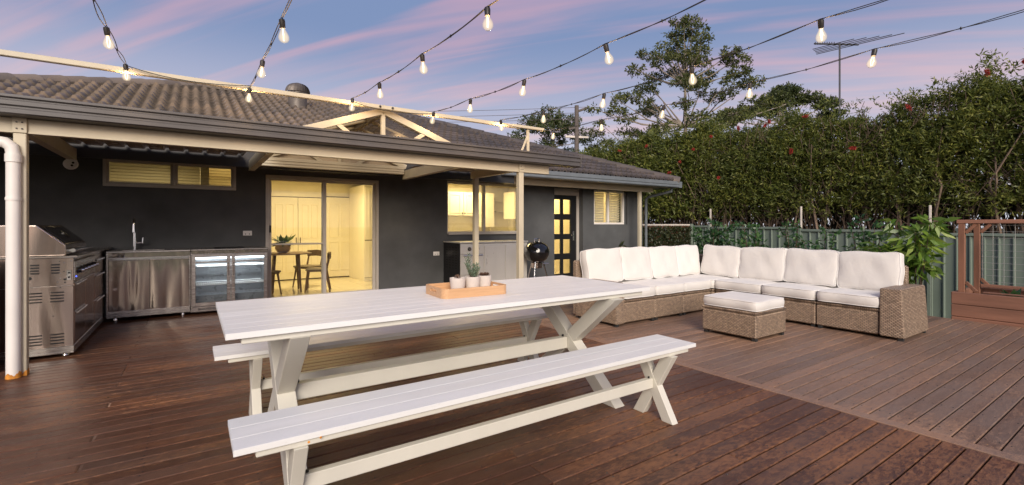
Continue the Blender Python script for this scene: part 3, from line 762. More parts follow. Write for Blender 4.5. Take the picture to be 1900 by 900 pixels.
    MB().box(CX - .025, CX + .025, 5.15, 7.05, AP - .08, AP - .03, .003).build('ridge_beam', M['cream'], P)
    b = MB(); b.prism([(CX - .09, AP - .02), (CX, AP + .025), (CX + .09, AP - .02), (CX, AP + .012)], 'y', 5.12, 7.1); b.build('ridge_cap', M['cream'], P)
    for s in (-1, 1):
        b = MB(); v = []
        for k in range(9):
            t = k / 8; 
        n = 26
        for y in (5.20, 7.08):
            for k in range(n + 1):
                t = k / n; v.append((CX + s * t * (HW + .04), y, AP - .012 - t * (AP - BZ) + 0))
        b.add(v, [(k, k + 1, n + 2 + k, n + 1 + k) for k in range(n)]); b.build('clear_sheet', M['poly'], P, fixn=False)
        for y in (5.7, 6.2, 6.7): MB().bar((CX, y, AP - .04), (CX + s * (HW + .04), y, BZ - .03), .04, .03, .003).build('purlin', M['cream'], P)
    for s in (-1, 1):
        b = MB(); b.add([(CX + s * .024, 5.185, AP - .10), (CX + s * .024, 5.185, BZ - .08), (CX + s * (HW - .05), 5.185, BZ - .08)], [(0, 1, 2)]); b.build('gable_pane', M['poly'], P, fixn=False)
    b = MB(); b.prism([(CX - HW, BZ - .06), (CX + HW, BZ - .06), (CX, AP - .03)], 'y', 7.085, 7.10); b.build('rear_gable_panel', M['creamdark'], P)
    # bar that carries the lights
    MB().box(-4.2, 3.58, 5.055, 5.105, 2.435, 2.478, .004).build('light_bar', M['cream'], P)
    MB().box(3.45, 3.97, 5.050, 5.10, 2.447, 2.483, .004, ).build('light_bar_end', M['cream'], P)
    MB().box(3.69, 3.725, 5.06, 5.09, 2.13, 2.433, .003).build('bar_post', M['cream'], P)
    MB().bar((3.70, 5.075, 2.35), (3.60, 5.075, 2.13), .022, .022, .002).build('bar_brace', M['cream'], P)
    for dx in (-.07, .07):
        b = MB(); b.lathe([(.012, 0), (.012, .01), (0, .012)], (0, 0, 0), 10, Matrix.Translation((CX + dx, 5.054, 2.457)) @ Matrix.Rotation(R(90), 4, 'X')); b.build('bolt', M['black'], P)
build_patio()
# ---------------------------------------------------------------- dining table and benches
def trestle(T, x, y0, y1, zt, th, cut, zc):
    """X-shaped end frame: two crossing legs of thickness th in X"""
    def leg(pa, pb, parts):
        pass
    # leg one runs unbroken from the near foot to the far top; leg two is halved around it
    def quad(ya, za, yb, zb, c):
        return [(ya, za), (ya + c, za), (yb + c, zb), (yb, zb)]
    a0, a1 = y0, y1 - cut
    b = MB(); b.prism(quad(a0, 0, a1, zt, cut), 'x', x, x + th); b.build('leg', M['tableleg'], T, bevel=.003)
    def Y2(z): return a1 + (a0 - a1) * z / zt           # leg two left edge at height z
    def Y1(z): return a0 + (a1 - a0) * z / zt
    zl = zt * .5 - cut * zt / (2 * (a1 - a0)) ; zh = zt - zl
    b = MB()
    # lower half, butting on leg one's lower/right edge
    yl = Y1(zt / 2 - 0) ; 
    b.prism([(Y2(0), 0), (Y2(0) + cut, 0), (Y1(zt / 2) + cut, zt / 2), (Y2(zl), zl)], 'x', x + .0015, x + th - .0015)
    b.prism([(Y2(zt), zt), (Y2(zt) + cut, zt), (Y2(zh) + cut, zh), (Y1(zt / 2), zt / 2)], 'x', x + .0015, x + th - .0015)
    b.build('leg', M['tableleg'], T, bevel=.003)
def build_dining():
    T = thing('dining_table', 'long white timber dining table with crossed legs between two benches', 'table', (1.34, 2.57, 0))
    x0, x1, y0, y1, zt = .105, 2.575, 2.115, 3.035, .74
    n = 9; w_ = (y1 - y0) / n
    for i in range(n): MB().box(x0, x1, y0 + i * w_ + .0012, y0 + (i + 1) * w_ - .0012, zt - .024, zt, .0004).build('plank', M['tabletop'], T)
    b = MB(); b.box(x0 + .055, x1 - .055, y0 + .02, y0 + .045, zt - .052, zt - .0245, .003); b.box(x0 + .055, x1 - .055, y1 - .045, y1 - .02, zt - .052, zt - .0245, .003)
    for xx in (x0 + .055, 1.32, x1 - .08): b.box(xx, xx + .025, y0 + .045, y1 - .045, zt - .05, zt - .0245)
    b.build('apron', M['tableleg'], T)
    trestle(T, .335, 2.135, 3.015, zt - .052, .085, .135, .33); trestle(T, 2.21, 2.085, 3.03, zt - .052, .085, .135, .33)
    MB().box(.421, 2.209, 2.545, 2.605, .285, .365, .004).build('stretcher', M['tableleg'], T)
    for x in (.44, 2.19): b = MB(); b.lathe([(.008, 0), (.008, .012), (.004, .016)], (x, 2.575, .366), 10); b.build('bolt', M['black'], T)
    def bench(y0, y1, label, x0=.108, x1=2.54):
        B = thing('bench', label, 'bench', (1.32, (y0 + y1) / 2, 0), 0, 'white benches beside the table')
        zt = .44; n = 3; w_ = (y1 - y0) / n
        for i in range(n): MB().box(x0, x1, y0 + i * w_ + .0013, y0 + (i + 1) * w_ - .0013, zt - .021, zt, .0004).build('plank', M['tabletop'], B)
        b = MB(); b.box(x0 + .065, x1 - .06, y0 + .012, y0 + .03, zt - .046, zt - .0215, .003); b.box(x0 + .065, x1 - .06, y1 - .03, y1 - .012, zt - .046, zt - .0215, .003)
        for xx in (x0 + .065, x1 - .08): b.box(xx, xx + .02, y0 + .03, y1 - .03, zt - .046, zt - .0215)
        b.build('apron', M['tableleg'], B)
        trestle(B, .285, y0 + .002, y1 - .005, zt - .046, .05, .078, .2); trestle(B, 2.30, y0 - .012, y1 - .005, zt - .046, .05, .078, .2)
        MB().box(.336, 2.299, (y0 + y1) / 2 - .018, (y0 + y1) / 2 + .018, .178, .236, .003).build('stretcher', M['tableleg'], B)
        for x in (.355, 2.28): b = MB(); b.lathe([(.006, 0), (.006, .008), (.003, .011)], (x, (y0 + y1) / 2, .237), 10); b.build('bolt', M['black'], B)
        if y0 < 2:
            for (x, z) in ((.335, .405), (.372, .4165)): b = MB(); b.lathe([(.0045, 0), (.003, .0015)], (0, 0, 0), 8, Matrix.Translation((x, y0 + (.012 if z < .41 else .0), z)) @ Matrix.Rotation(R(90), 4, 'X')); b.build('rust_spot', M['rust'], B)
        return B
    bench(1.738, 2.03, 'white bench nearest the camera, in front of the table, with two rust spots')
    bench(3.03, 3.315, 'white bench on the far side of the table, facing the house', x0=.1, x1=2.5)
    # tray
    ang = R(-3)
    TR = thing('serving_tray', 'shallow bamboo tray with handle slots on the white table', 'tray', (1.395, 2.555, .7405), ang)
    def rrect(hx, hy, r, n=6):
        o = []
        for (cx, cy, a0) in ((hx - r, hy - r, 0), (-hx + r, hy - r, 90), (-hx + r, -hy + r, 180), (hx - r, -hy + r, 270)):
            for k in range(n + 1):
                a = R(a0 + 90 * k / n); o.append((cx + r * math.cos(a), cy + r * math.sin(a)))
        return o
    hx, hy = .215, .15
    b = MB(); b.prism(rrect(hx - .009, hy - .009, .03), 'z', .0, .010); b.build('base', M['oak'], TR, local=True)
    o_, i_ = rrect(hx, hy, .038), rrect(hx - .0095, hy - .0095, .030); n = len(o_)
    # handle slots: leave a gap in the two short walls between z .028 and .044
    b = MB()
    def ring(za, zb, keep):
        for k in range(n):
            if keep(k): 
                k2 = (k + 1) % n
                b.add([(*o_[k], za), (*o_[k2], za), (*i_[k2], za), (*i_[k], za), (*o_[k], zb), (*o_[k2], zb), (*i_[k2], zb), (*i_[k], zb)], [(0, 1, 2, 3), (7, 6, 5, 4), (0, 4, 5, 1), (2, 6, 7, 3)])
    def short(k): 
        k2 = (k + 1) % n; return abs(o_[k][0] - o_[k2][0]) < 1e-6 and abs(o_[k][1] - o_[k2][1]) > .1
    ring(0, .026, lambda k: True); ring(.026, .042, lambda k: not short(k)); ring(.042, .055, lambda k: True)
    for s in (-1, 1):
        for t in (-1, 1): b.box(s * (hx - .0095), s * hx, t * .045, t * (hy - .038), .026, .042)
    b.build('rim', M['oak'], TR, local=True)
    # pots with succulents
    def pot(label, x, y, kind, group=None):
        Pt = thing('potted_succulent', label, 'potted plant', (x, y, .7515), 0)
        b = MB(); b.lathe([(.034, 0), (.040, .004), (.046, .04), (.0485, .082), (.0485, .085), (.0435, .085), (.0425, .074)], n=28); b.build('pot', M['pot'], Pt, smooth=True, local=True)
        b = MB(); b.lathe([(.043, .072), (.0, .075)], n=20); b.build('soil', M['soil'], Pt, local=True)
        r = rs(int(x * 1000)); C = []; D = []; Ln = []; Wd = []
        if kind == 'tall':
            stems = [((-.012, .0), (-.045, .004), .125), ((-.005, .008), (-.022, .01), .150), ((.01, 0), (.012, 0), .085), ((.014, -.01), (.042, -.01), .06), ((-.01, -.012), (.0, -.022), .06), ((.02, .01), (.05, .02), .085), ((.0, .0), (-.052, -.008), .09)]
            for (bx, by), (tx, ty), h in stems:
                for k in range(44):
                    t = (k + 4) / 48; a = k * 2.4; d = np.array([math.cos(a), math.sin(a), .75 + t * .6]); d /= np.linalg.norm(d)
                    c = np.array([bx + (tx - bx) * t, by + (ty - by) * t, .074 + h * t]); C.append(c + d * .012); D.append(d); Ln.append(.027 * (1.1 - .35 * t)); Wd.append(.0065)
            sb = MB()
            for (bx, by), (tx, ty), h in stems: sb.tube([(bx, by, .073), ((bx + tx) / 2, (by + ty) / 2, .074 + h * .5), (tx, ty, .074 + h * .96)], [.003, .0025, .001], 6)
            sb.build('stem', M['twig'], Pt, local=True)
            leaf_mesh('leaves', np.array(C), np.array(D), np.cross(np.array(D), unit(len(C), r)), np.array(Ln), np.array(Wd), M['succulent'], Pt, local=True, fold=.15)
        else:
            cs = [(0, 0)] if kind == 'low' else [(-.016, .008), (.016, .01), (.0, -.014), (.02, -.01), (-.02, -.012)]
            for cx, cy in cs:
                for k in range(26):
                    t = k / 26; a = k * 2.4; e = .15 + t * 1.2; rr_ = .022 * (1.15 - t * .7) * (1.15 if kind == 'low' else 1)
                    d = np.array([math.cos(a) * math.cos(e), math.sin(a) * math.cos(e), math.sin(e)])
                    C.append(np.array([cx, cy, .080 + t * .012]) + d * rr_ * .6); D.append(d); Ln.append(rr_ * 1.2); Wd.append(.011)
            C, D = np.array(C), np.array(D); U = np.tile([0, 0, 1.], (len(C), 1)) + unit(len(C), r) * .2
            leaf_mesh('leaves', C, D, U, np.array(Ln), np.array(Wd), M['rosette'], Pt, local=True, fold=-.3)
    pot('round concrete pot at the left of the tray with a tiny dark rosette', 1.352, 2.585, 'low')
    pot('middle concrete pot on the tray with a tall blue-green succulent', 1.465, 2.60, 'tall')
    pot('round concrete pot at the right of the tray with brownish rosettes', 1.565, 2.625, 'mid')
build_dining()

# ---------------------------------------------------------------- cushions and sofa
def cushion_mesh(w_, d_, h_, seed, puff=.22, nx=14, ny=14, nz=4, r=.045):
    """soft box centred at origin: rounded in plan, puffed faces, slight wrinkles"""
    rr = random.Random(seed); ph = [rr.uniform(0, 6.28) for _ in range(6)]
    def P(u, v, s):                                     # u,v in -1..1, s in -1..1 (height)
        x = u * w_ / 2; y = v * d_ / 2
        c = min(w_, d_) * .11                            # rounded corner in plan
        ax = abs(x) - (w_ / 2 - c); ay = abs(y) - (d_ / 2 - c)
        if ax > 0 and ay > 0:
            l = math.hypot(ax, ay); m = max(ax, ay); k = m / l
            x = math.copysign(w_ / 2 - c + ax * (k * .75 + .25), x); y = math.copysign(d_ / 2 - c + ay * (k * .75 + .25), y)
        e = (1 - abs(u) ** 3.2) * (1 - abs(v) ** 3.2)
        z = s * h_ / 2 * ((1 - puff) + puff * 1.5 * max(e, 0) ** .55) if abs(s) > .99 else s * h_ / 2 * (1 - puff)
        if abs(s) > .99: z += s * h_ * .06 * (math.sin(u * 4 + ph[0]) * math.sin(v * 3.2 + ph[1]) + .5 * math.sin(u * 9 + ph[2] + v * 3)) * max(e, 0)
        bul = 1 + .035 * (1 - abs(s) ** 2)
        x *= bul if abs(u) > .98 else 1; y *= bul if abs(v) > .98 else 1
        x += .006 * math.sin(v * 5 + ph[3]) * abs(u) ** 4; y += .006 * math.sin(u * 5 + ph[4]) * abs(v) ** 4
        return (x, y, z)
    us = [math.sin((i / nx * 2 - 1) * math.pi / 2 * .92) / math.sin(math.pi / 2 * .92) for i in range(nx + 1)]
    vs_ = [math.sin((i / ny * 2 - 1) * math.pi / 2 * .92) / math.sin(math.pi / 2 * .92) for i in range(ny + 1)]
    b = MB()
    for s in (-1, 1):
        g = [P(u, v, s) for v in vs_ for u in us]
        b.add(g, [(j * (nx + 1) + i, j * (nx + 1) + i + 1, (j + 1) * (nx + 1) + i + 1, (j + 1) * (nx + 1) + i) for j in range(ny) for i in range(nx)])
    per = [(u, -1) for u in us[:-1]] + [(1, v) for v in vs_[:-1]] + [(u, 1) for u in reversed(us[1:])] + [(-1, v) for v in reversed(vs_[1:])]
    m = len(per); rows = [[P(u, v, -1 + 2 * k / nz) for (u, v) in per] for k in range(nz + 1)]
    b.add([p for r_ in rows for p in r_], [(k * m + i, k * m + (i + 1) % m, (k + 1) * m + (i + 1) % m, (k + 1) * m + i) for k in range(nz) for i in range(m)])
    loops = [[Vector(p) for p in rows[0]], [Vector(p) for p in rows[-1]]]
    return b, loops
def make_cushion(label, w_, d_, h_, seed, loc, rot, name, group, puff=.22, flip=False):
    jr = random.Random(seed + 40); rot = (rot[0] + R(jr.uniform(-1.6, 1.6)) * (name == 'back_cushion'), rot[1] + R(jr.uniform(-.9, .9)) * (name == 'back_cushion'), rot[2] + R(jr.uniform(-1.2, 1.2)))
    T = thing(name, label, 'cushion', loc, 0, group); T.rotation_euler = rot
    b, loops = cushion_mesh(w_, d_, h_, seed, puff)
    o = b.build('cover', M['cushion'], None, smooth=True, local=True); o.parent = T
    bm = bmesh.new(); bm.from_mesh(o.data); bmesh.ops.remove_doubles(bm, verts=bm.verts, dist=.0006); bmesh.ops.recalc_face_normals(bm, faces=bm.faces); bm.to_mesh(o.data); bm.free(); o.data.shade_smooth()
    s = o.modifiers.new('s', 'SUBSURF'); s.levels = 1; s.render_levels = 1
    for lp in loops:
        b = MB(); b.tube(lp + [lp[0]], .0042, 6, cap=False); p = b.build('piping', M['piping'], None, smooth=True, local=True); p.parent = T
    return T
GS, GB, GW = 'seat cushions of the corner sofa', 'back cushions of the corner sofa', 'wicker sofa sections'
def sofa():
    ZB = .295
    def section(label, base, backs, arms=(), feet=()):
        x0, x1, y0, y1 = base
        T = thing('sofa_section', label, 'sofa', ((x0 + x1) / 2, (y0 + y1) / 2, 0), 0, GW)
        MB().box(x0 + .002, x1 - .002, y0 + .008, y1, .03, .262, .012).build('base', M['wicker'], T)
        MB().box(x0 + .002, x1 - .002, y0, y1, .266, ZB, .012).build('seat_rim', M['wicker'], T)
        for bk in backs: MB().box(*bk, .018).build('backrest', M['wicker'], T)
        for a in arms:
            (ax0, ax1, ay0, ay1, tx0, tx1, ty0, ty1, zt) = a
            b = MB(); b.add([(ax0, ay0, .03), (ax1, ay0, .03), (ax1, ay1, .03), (ax0, ay1, .03), (tx0, ty0, zt), (tx1, ty0, zt), (tx1, ty1, zt), (tx0, ty1, zt)], [(0, 1, 2, 3), (4, 5, 6, 7), (0, 1, 5, 4), (1, 2, 6, 5), (2, 3, 7, 6), (3, 0, 4, 7)])
            b.build('armrest', M['wicker'], T, bevel=.014)
        fx = min([x0] + [a[0] for a in arms]); fX = max([x1] + [a[1] for a in arms]); fy = min([y0] + [a[2] for a in arms])
        for (cx, cy) in ((fx + .04, fy + .04), (fX - .04, fy + .04), (fx + .04, y1 - .04), (fX - .04, y1 - .04)):
            MB().box(cx - .02, cx + .02, cy - .02, cy + .02, 0, .031).build('foot', M['rubber'], T)
        return T
    yb0, yb1 = 4.42, 4.50
    lx = [4.11, 4.665, 5.225, 5.81]
    section('wicker sofa section at the left end with an armrest, nearest the house door', (lx[0], lx[1], 3.745, yb0), [(3.985, lx[1] - .002, yb0, yb1, .03, .715)],
            [(3.965, 4.108, 3.73, yb0, 3.985, 4.106, 3.75, yb0, .502)])
    section('armless wicker sofa section second from the left end', (lx[1], lx[2], 3.745, yb0), [(lx[1] + .002, lx[2] - .002, yb0, yb1, .03, .715)])
    section('armless wicker sofa section between the second seat and the corner', (lx[2], lx[3], 3.745, yb0), [(lx[2] + .002, lx[3] - .002, yb0, yb1, .03, .715)])
    bx0, bx1 = 6.47, 6.55
    section('wicker corner section where both sofa wings meet', (lx[3], bx0, 3.72, yb0), [(lx[3] + .002, bx1, yb0, yb1, .03, .715), (bx0, bx1, 3.722, yb0 - .002, .03, .715)])
    ry = [3.72, 3.09, 2.47, 1.875]
    section('armless wicker sofa section on the right wing next to the corner', (5.85, bx0, ry[1], ry[0] - .004), [(bx0, bx1, ry[1] + .002, ry[0] - .006, .03, .715)])
    section('armless wicker sofa section in the middle of the right wing', (5.85, bx0, ry[2], ry[1]), [(bx0, bx1, ry[2] + .002, ry[1] - .002, .03, .715)])
    section('wicker sofa section at the right end with the wide woven armrest', (5.85, bx0, ry[3], ry[2]), [(bx0, bx1, ry[3] - .05, ry[2] - .002, .03, .715)],
            [(5.83, 6.56, 1.66, ry[3] - .002, 5.845, 6.555, 1.69, ry[3] - .002, .515)])
    # seat cushions
    def seat(label, x0, x1, y0, y1, s): make_cushion(label, x1 - x0 - .008, y1 - y0 - .008, .128, s, ((x0 + x1) / 2, (y0 + y1) / 2, ZB + .069), (0, 0, 0), 'seat_cushion', GS, .2)
    seat('white seat cushion at the left end of the sofa beside the table corner', lx[0], lx[1], 3.73, 4.36, 1)
    seat('white seat cushion second from the left end of the sofa', lx[1], lx[2], 3.73, 4.36, 2)
    seat('white seat cushion left of the corner seat', lx[2], lx[3], 3.73, 4.36, 3)
    seat('white seat cushion filling the sofa corner', lx[3], 6.41, 3.72, 4.36, 4)
    seat('white seat cushion on the right wing next to the corner, behind the ottoman', 5.83, 6.41, ry[1], ry[0], 5)
    seat('white seat cushion in the middle of the right wing', 5.83, 6.41, ry[2], ry[1], 6)
    seat('white seat cushion against the wide right armrest', 5.83, 6.41, ry[3], ry[2], 7)
    # back cushions
    def backX(label, x0, x1, s, dz=0, tw=0):                # left wing, leaning on the far panel
        make_cushion(label, x1 - x0 - .006, .425, .155, s, ((x0 + x1) / 2, 4.31, ZB + .345 + dz), (R(80), R(tw), 0), 'back_cushion', GB, .26)
    def backY(label, y0, y1, s, dz=0, tw=0):
        T = make_cushion(label, y1 - y0 - .006, .425, .155, s, (6.345, (y0 + y1) / 2, ZB + .345 + dz), (R(80), R(tw), R(-90)), 'back_cushion', GB, .26)
    backX('white back cushion at the left end of the sofa', 4.02, 4.62, 11, 0, 0)
    backX('white back cushion second from the left end, creased at the top', 4.62, 5.20, 12, .004, 1.5)
    backX('white back cushion third from the left end', 5.20, 5.77, 13, .0, -1)
    backX('white back cushion just left of the sofa corner', 5.76, 6.29, 14, .004, 1)
    backY('white back cushion on the right wing just beside the corner', 3.62, 4.20, 15, .0, .8)
    backY('white back cushion second on the right wing from the corner', 3.02, 3.62, 16, .0, -.8)
    backY('white back cushion third on the right wing from the corner', 2.42, 3.02, 17, -.002, .6)
    backY('white back cushion at the right end beside the armrest', 1.83, 2.42, 18, -.002, -.4)
    # ottoman
    O = thing('ottoman', 'low wicker ottoman in front of the corner sofa', 'ottoman', (4.905, 2.78, 0))
    x0, x1, y0, y1 = 4.60, 5.20, 2.475, 3.085
    MB().box(x0 + .006, x1 - .006, y0 + .006, y1 - .006, .03, .262, .012).build('base', M['wicker'], O)
    MB().box(x0, x1, y0, y1, .266, .292, .01).build('rim', M['wicker'], O)
    for (cx, cy) in ((x0 + .04, y0 + .04), (x1 - .04, y0 + .04), (x0 + .04, y1 - .04), (x1 - .04, y1 - .04)): MB().box(cx - .02, cx + .02, cy - .02, cy + .02, 0, .031).build('foot', M['rubber'], O)
    make_cushion('white boxed cushion on top of the wicker ottoman', .585, .595, .108, 21, (4.90, 2.78, .292 + .056), (0, 0, 0), 'ottoman_cushion', 'ottoman cushions', .2)
sofa()

# ---------------------------------------------------------------- outdoor kitchen
def knob_x(x, y, z, r=.022):                               # knob pointing +X
    b = MB(); b.lathe([(r * 1.25, 0), (r * 1.25, .006), (r, .008), (r * .88, .03), (0, .031)], (0, 0, 0), 18, Matrix.Translation((x, y, z)) @ Matrix.Rotation(R(90), 4, 'Y')); return b
def slot_y(b, x0, x1, y, z, h=.011):
    b.box(x0, x1, y - .0022, y + .01, z - h / 2, z + h / 2, .002)
def build_bbq():
    G = thing('gas_barbecue', 'large stainless steel gas barbecue with closed lid beside the white downpipe', 'barbecue', (-1.18, 6.1, 0))
    xf, xb, y0, y1 = -.87, -1.50, 5.62, 6.64
    MB().box(xb, xf - .012, y0 + .012, y1, .045, .86).build('body', M['steeltrim'], G)
    # side panels facing the camera
    MB().box(xb, xf, y0, y0 + .012, .055, .625, .002).build('side_panel', M['steelside'], G, label='lower side panel with vent slots')
    MB().box(xb, xf, y0 - .003, y0 + .012, .632, .872, .002).build('side_panel', M['steelside'], G, label='upper side panel with vents and a socket')
    MB().box(xb - .005, xf + .004, y0 - .006, y1, .035, .10, .003).build('plinth', M['steeltrim'], G)
    for xc in (-1.115, -.975):
        for zc in (.535, .17):
            for k in range(4): sl = MB(); slot_y(sl, xc - .045, xc + .045, y0, zc + (k - 1.5) * .026); sl.build('vent_slot', M['black'], G)
    for xc in (-1.115, -.985):
        for k in range(4): sl = MB(); slot_y(sl, xc - .028, xc + .028, y0 - .003, .78 + (k - 1.5) * .024, .013); sl.build('vent_slot', M['black'], G)
    b = MB(); b.lathe([(.021, 0), (.0, .001)], (0, 0, 0), 14, Matrix.Translation((-1.16, y0 - .0035, .705)) @ Matrix.Rotation(R(90), 4, 'X') @ Matrix.Diagonal((1.4, .8, 1, 1)))
    for (x, z, r_) in ((-.925, .685, .010), (-.925, .66, .007), (-.93, .755, .005), (-1.0, .37, .004), (-.955, .615, .005), (-.955, .13, .005), (-.905, .735, .003), (-.96, .845, .004)): b.lathe([(r_, 0), (0, .001)], (0, 0, 0), 10, Matrix.Translation((x, y0 - .004, z)) @ Matrix.Rotation(R(90), 4, 'X'))
    b.build('hole', M['black'], G)
    for (x, z) in ((-.93, .832), (-.955, .74), (-.955, .695), (-.972, .665), (-.885, .845), (-.885, .735)): b = MB(); b.lathe([(.007, 0), (.007, .003), (.004, .006)], (0, 0, 0), 10, Matrix.Translation((x, y0 - .003, z)) @ Matrix.Rotation(R(90), 4, 'X')); b.build('bolt', M['chrome'], G)
    b = MB(); b.box(-.915, -.880 - .002, y0 - .009, y0 - .003, .675, .765, .003); S_ = b.build('socket_plate', M['chrome'], G)
    b = MB(); b.box(-.905, -.89, y0 - .011, y0 - .009, .735, .75, .001); b.box(-.905, -.89, y0 - .011, y0 - .009, .695, .71, .001); b.build('socket_hole', M['black'], S_)
    # front (+X)
    def front(y0_, y1_, z0, z1, nm, lab=None):
        MB().box(xf - .012, xf + .006, y0_ + .004, y1_ - .004, z0 + .004, z1 - .004, .004).build(nm, M['steelside'], G, label=lab)
    front(5.64, 6.15, .105, .40, 'drawer'); front(5.64, 6.15, .405, .655, 'drawer'); front(6.155, 6.63, .105, .655, 'door')
    for (a, c, z) in ((5.68, 6.11, .385), (5.68, 6.11, .638)): MB().box(xf + .006, xf + .028, a, c, z - .012, z + .004, .004).build('handle', M['chrome'], G)
    MB().box(xf - .012, xf + .012, 5.632, 6.636, .665, .845, .006).build('control_panel', M['steeltrim'], G)
    for k in range(6):
        b = knob_x(xf + .012, 5.72 + k * .155, .755, .024); K = b.build('knob', M['black'], G, smooth=True)
        b = knob_x(xf + .03, 5.72 + k * .155, .755, .017); b.build('knob_face', M['chrome'], K, smooth=True)
    MB().box(xf + .012, xf + .016, 5.65, 5.662, .70, .71, .001).build('indicator_light', M['blueled'], G)
    MB().box(xb - .01, xf + .03, y0 - .012, y1, .872, .892, .004).build('rim', M['steeltrim'], G)
    # lid
    prof = [(-1.47, .893), (-1.49, 1.10), (-1.45, 1.160), (-1.11, 1.160), (-.925, .985), (-.925, .893)]
    b = MB(); b.prism(prof, 'y', y0 + .03, y1 - .04); b.build('lid', M['steelside'], G, bevel=.008)
    p0 = Vector((-1.09, 0, 1.146)); p1 = Vector((-.935, 0, .999)); d = (p1 - p0).normalized(); nn = Vector((-d.z, 0, d.x)) * -1
    if nn.z < 0: nn = -nn
    b = MB(); q = []
    for y in (y0 + .10, y1 - .11):
        for p in (p0 + d * .01, p1 - d * .01):
            for o_ in (.0005, .004): t = p + nn * o_; q.append((t.x, y, t.z))
    b.add(q, [(0, 1, 3, 2), (4, 6, 7, 5), (0, 4, 5, 1), (2, 3, 7, 6), (0, 2, 6, 4), (1, 5, 7, 3)]); b.build('lid_window', M['blackgloss'], G)
    b = MB(); mid = (p0 + p1) / 2; b.lathe([(.045, 0), (.045, .006), (.03, .008), (0, .008)], (0, 0, 0), 20, Matrix.Translation((mid.x + nn.x * .005, 6.12, mid.z + nn.z * .005)) @ nn.to_track_quat('Z', 'Y').to_matrix().to_4x4()); b.build('thermometer', M['black'], G, smooth=True)
    b = MB(); b.tube([(-.885, 5.70, .935), (-.885, 6.56, .935)], .017, 14)
    for y in (5.74, 6.52): b.bar((-.885, y, .935), (-.93, y, .935), .025, .02)
    b.build('lid_handle', M['chrome'], G, smooth=True)
    for (x, y) in ((xf - .06, y0 + .06), (xf - .06, y1 - .06), (xb + .06, y0 + .06)):
        b = MB(); b.lathe([(.02, 0), (.026, .012), (.02, .036)], (x, y, 0), 14); b.build('foot', M['chrome'], G, smooth=True)
    # drawer unit
    Dd = thing('drawer_cabinet', 'narrow stainless drawer cabinet between the barbecue and the sink unit', 'cabinet', (-1.18, 7.05, 0))
    MB().box(xb, xf - .012, 6.66, 7.50, .045, .865).build('body', M['steeltrim'], Dd)
    for (z0, z1) in ((.105, .36), (.365, .63), (.635, .80)):
        MB().box(xf - .012, xf + .004, 6.67, 7.26, z0, z1 - .006, .004).build('drawer', M['steelside'], Dd)
        MB().box(xf + .004, xf + .024, 6.70, 7.23, z1 - .028, z1 - .012, .004).build('handle', M['chrome'], Dd)
    MB().box(xb, xf + .004, 6.66, 7.26, .035, .10, .003).build('plinth', M['steeltrim'], Dd)
    MB().box(xb, xf + .02, 6.65, 7.84, .866, .888, .004).build('worktop', M['steeltrim'], Dd)
    # sink cabinet
    S = thing('sink_cabinet', 'stainless two-door sink cabinet under the mixer tap', 'cabinet', (-.43, 7.55, 0))
    X0, X1, yf = -.845, -.022, 7.29
    MB().box(X0, X1, yf + .012, 7.845, .05, .815).build('body', M['steeltrim'], S)
    for (a, c) in ((X0 + .022, -.437), (-.433, X1 - .012)): MB().box(a, c, yf - .006, yf + .012, .128, .735, .004).build('door', M['steel'], S)
    MB().box(X0 + .02, X1 - .01, yf - .012, yf + .010, .742, .765, .004).build('finger_rail', M['chrome'], S)
    MB().box(X0 + .01, X1 - .004, yf - .004, yf + .012, .772, .828, .003).build('top_rail', M['steel'], S)
    MB().box(X0 + .01, X1 - .004, yf - .002, yf + .014, .052, .122, .003).build('plinth', M['steeltrim'], S)
    MB().box(X0 + .004, X0 + .02, yf - .008, yf + .012, .05, .83, .003).build('corner_trim', M['steeltrim'], S)
    b = MB(); bx = (-.72, -.30, 7.36, 7.66)
    b.box(X0, bx[0], yf - .014, 7.845, .83, .848, .002); b.box(bx[1], X1, yf - .014, 7.845, .83, .848, .002); b.box(bx[0], bx[1], yf - .014, bx[2], .83, .848, .002); b.box(bx[0], bx[1], bx[3], 7.845, .83, .848, .002)
    b.build('worktop', M['steeltrim'], S)
    b = MB(); b.box(bx[0], bx[1], bx[2], bx[3], .70, .705); b.build('sink_bowl', M['steeltrim'], S)
    for (x, y) in ((X0 + .08, yf + .07), (X1 - .08, yf + .07)):
        b = MB(); b.lathe([(.022, 0), (.024, .02), (.015, .052)], (x, y, 0), 12); b.build('foot', M['chrome'], S, smooth=True)
    b = MB(); b.tube([(-.615, 7.74, .848), (-.615, 7.74, 1.06)], [.021, .018], 16)
    pts = [(-.615, 7.74, 1.06)] + [(-.615, 7.74 - .055 + .055 * math.cos(t), 1.17 + .065 * math.sin(t)) for t in np.linspace(0, math.pi, 9)] + [(-.615, 7.63, 1.10)]
    b.tube(pts, .011, 12); b.tube([(-.615, 7.63, 1.17), (-.615, 7.63, 1.07)], [.014, .018], 14)
    b.tube([(-.60, 7.735, .93), (-.535, 7.735, .935)], .013, 12); b.tube([(-.535, 7.735, .925), (-.53, 7.735, 1.0)], [.010, .008], 10)
    F = thing('mixer_tap', 'tall chrome gooseneck mixer tap at the sink against the dark wall', 'tap', (-.615, 7.74, .848))
    b.build('spout', M['chrome'], F, smooth=True)
    # bar fridge
    Fg = thing('bar_fridge', 'stainless bar fridge with two lit glass doors', 'fridge', (.42, 7.55, 0))
    a0, a1 = -.015, .862; yf = 7.27
    b = MB(); b.box(a0, a0 + .02, yf + .02, 7.845, .04, .82); b.box(a1 - .02, a1, yf + .02, 7.845, .04, .82); b.box(a0 + .02, a1 - .02, 7.80, 7.845, .04, .82); b.box(a0 + .02, a1 - .02, yf + .02, 7.80, .04, .13); b.box(a0 + .02, a1 - .02, yf + .02, 7.80, .745, .82)
    b.build('cabinet', M['steeltrim'], Fg)
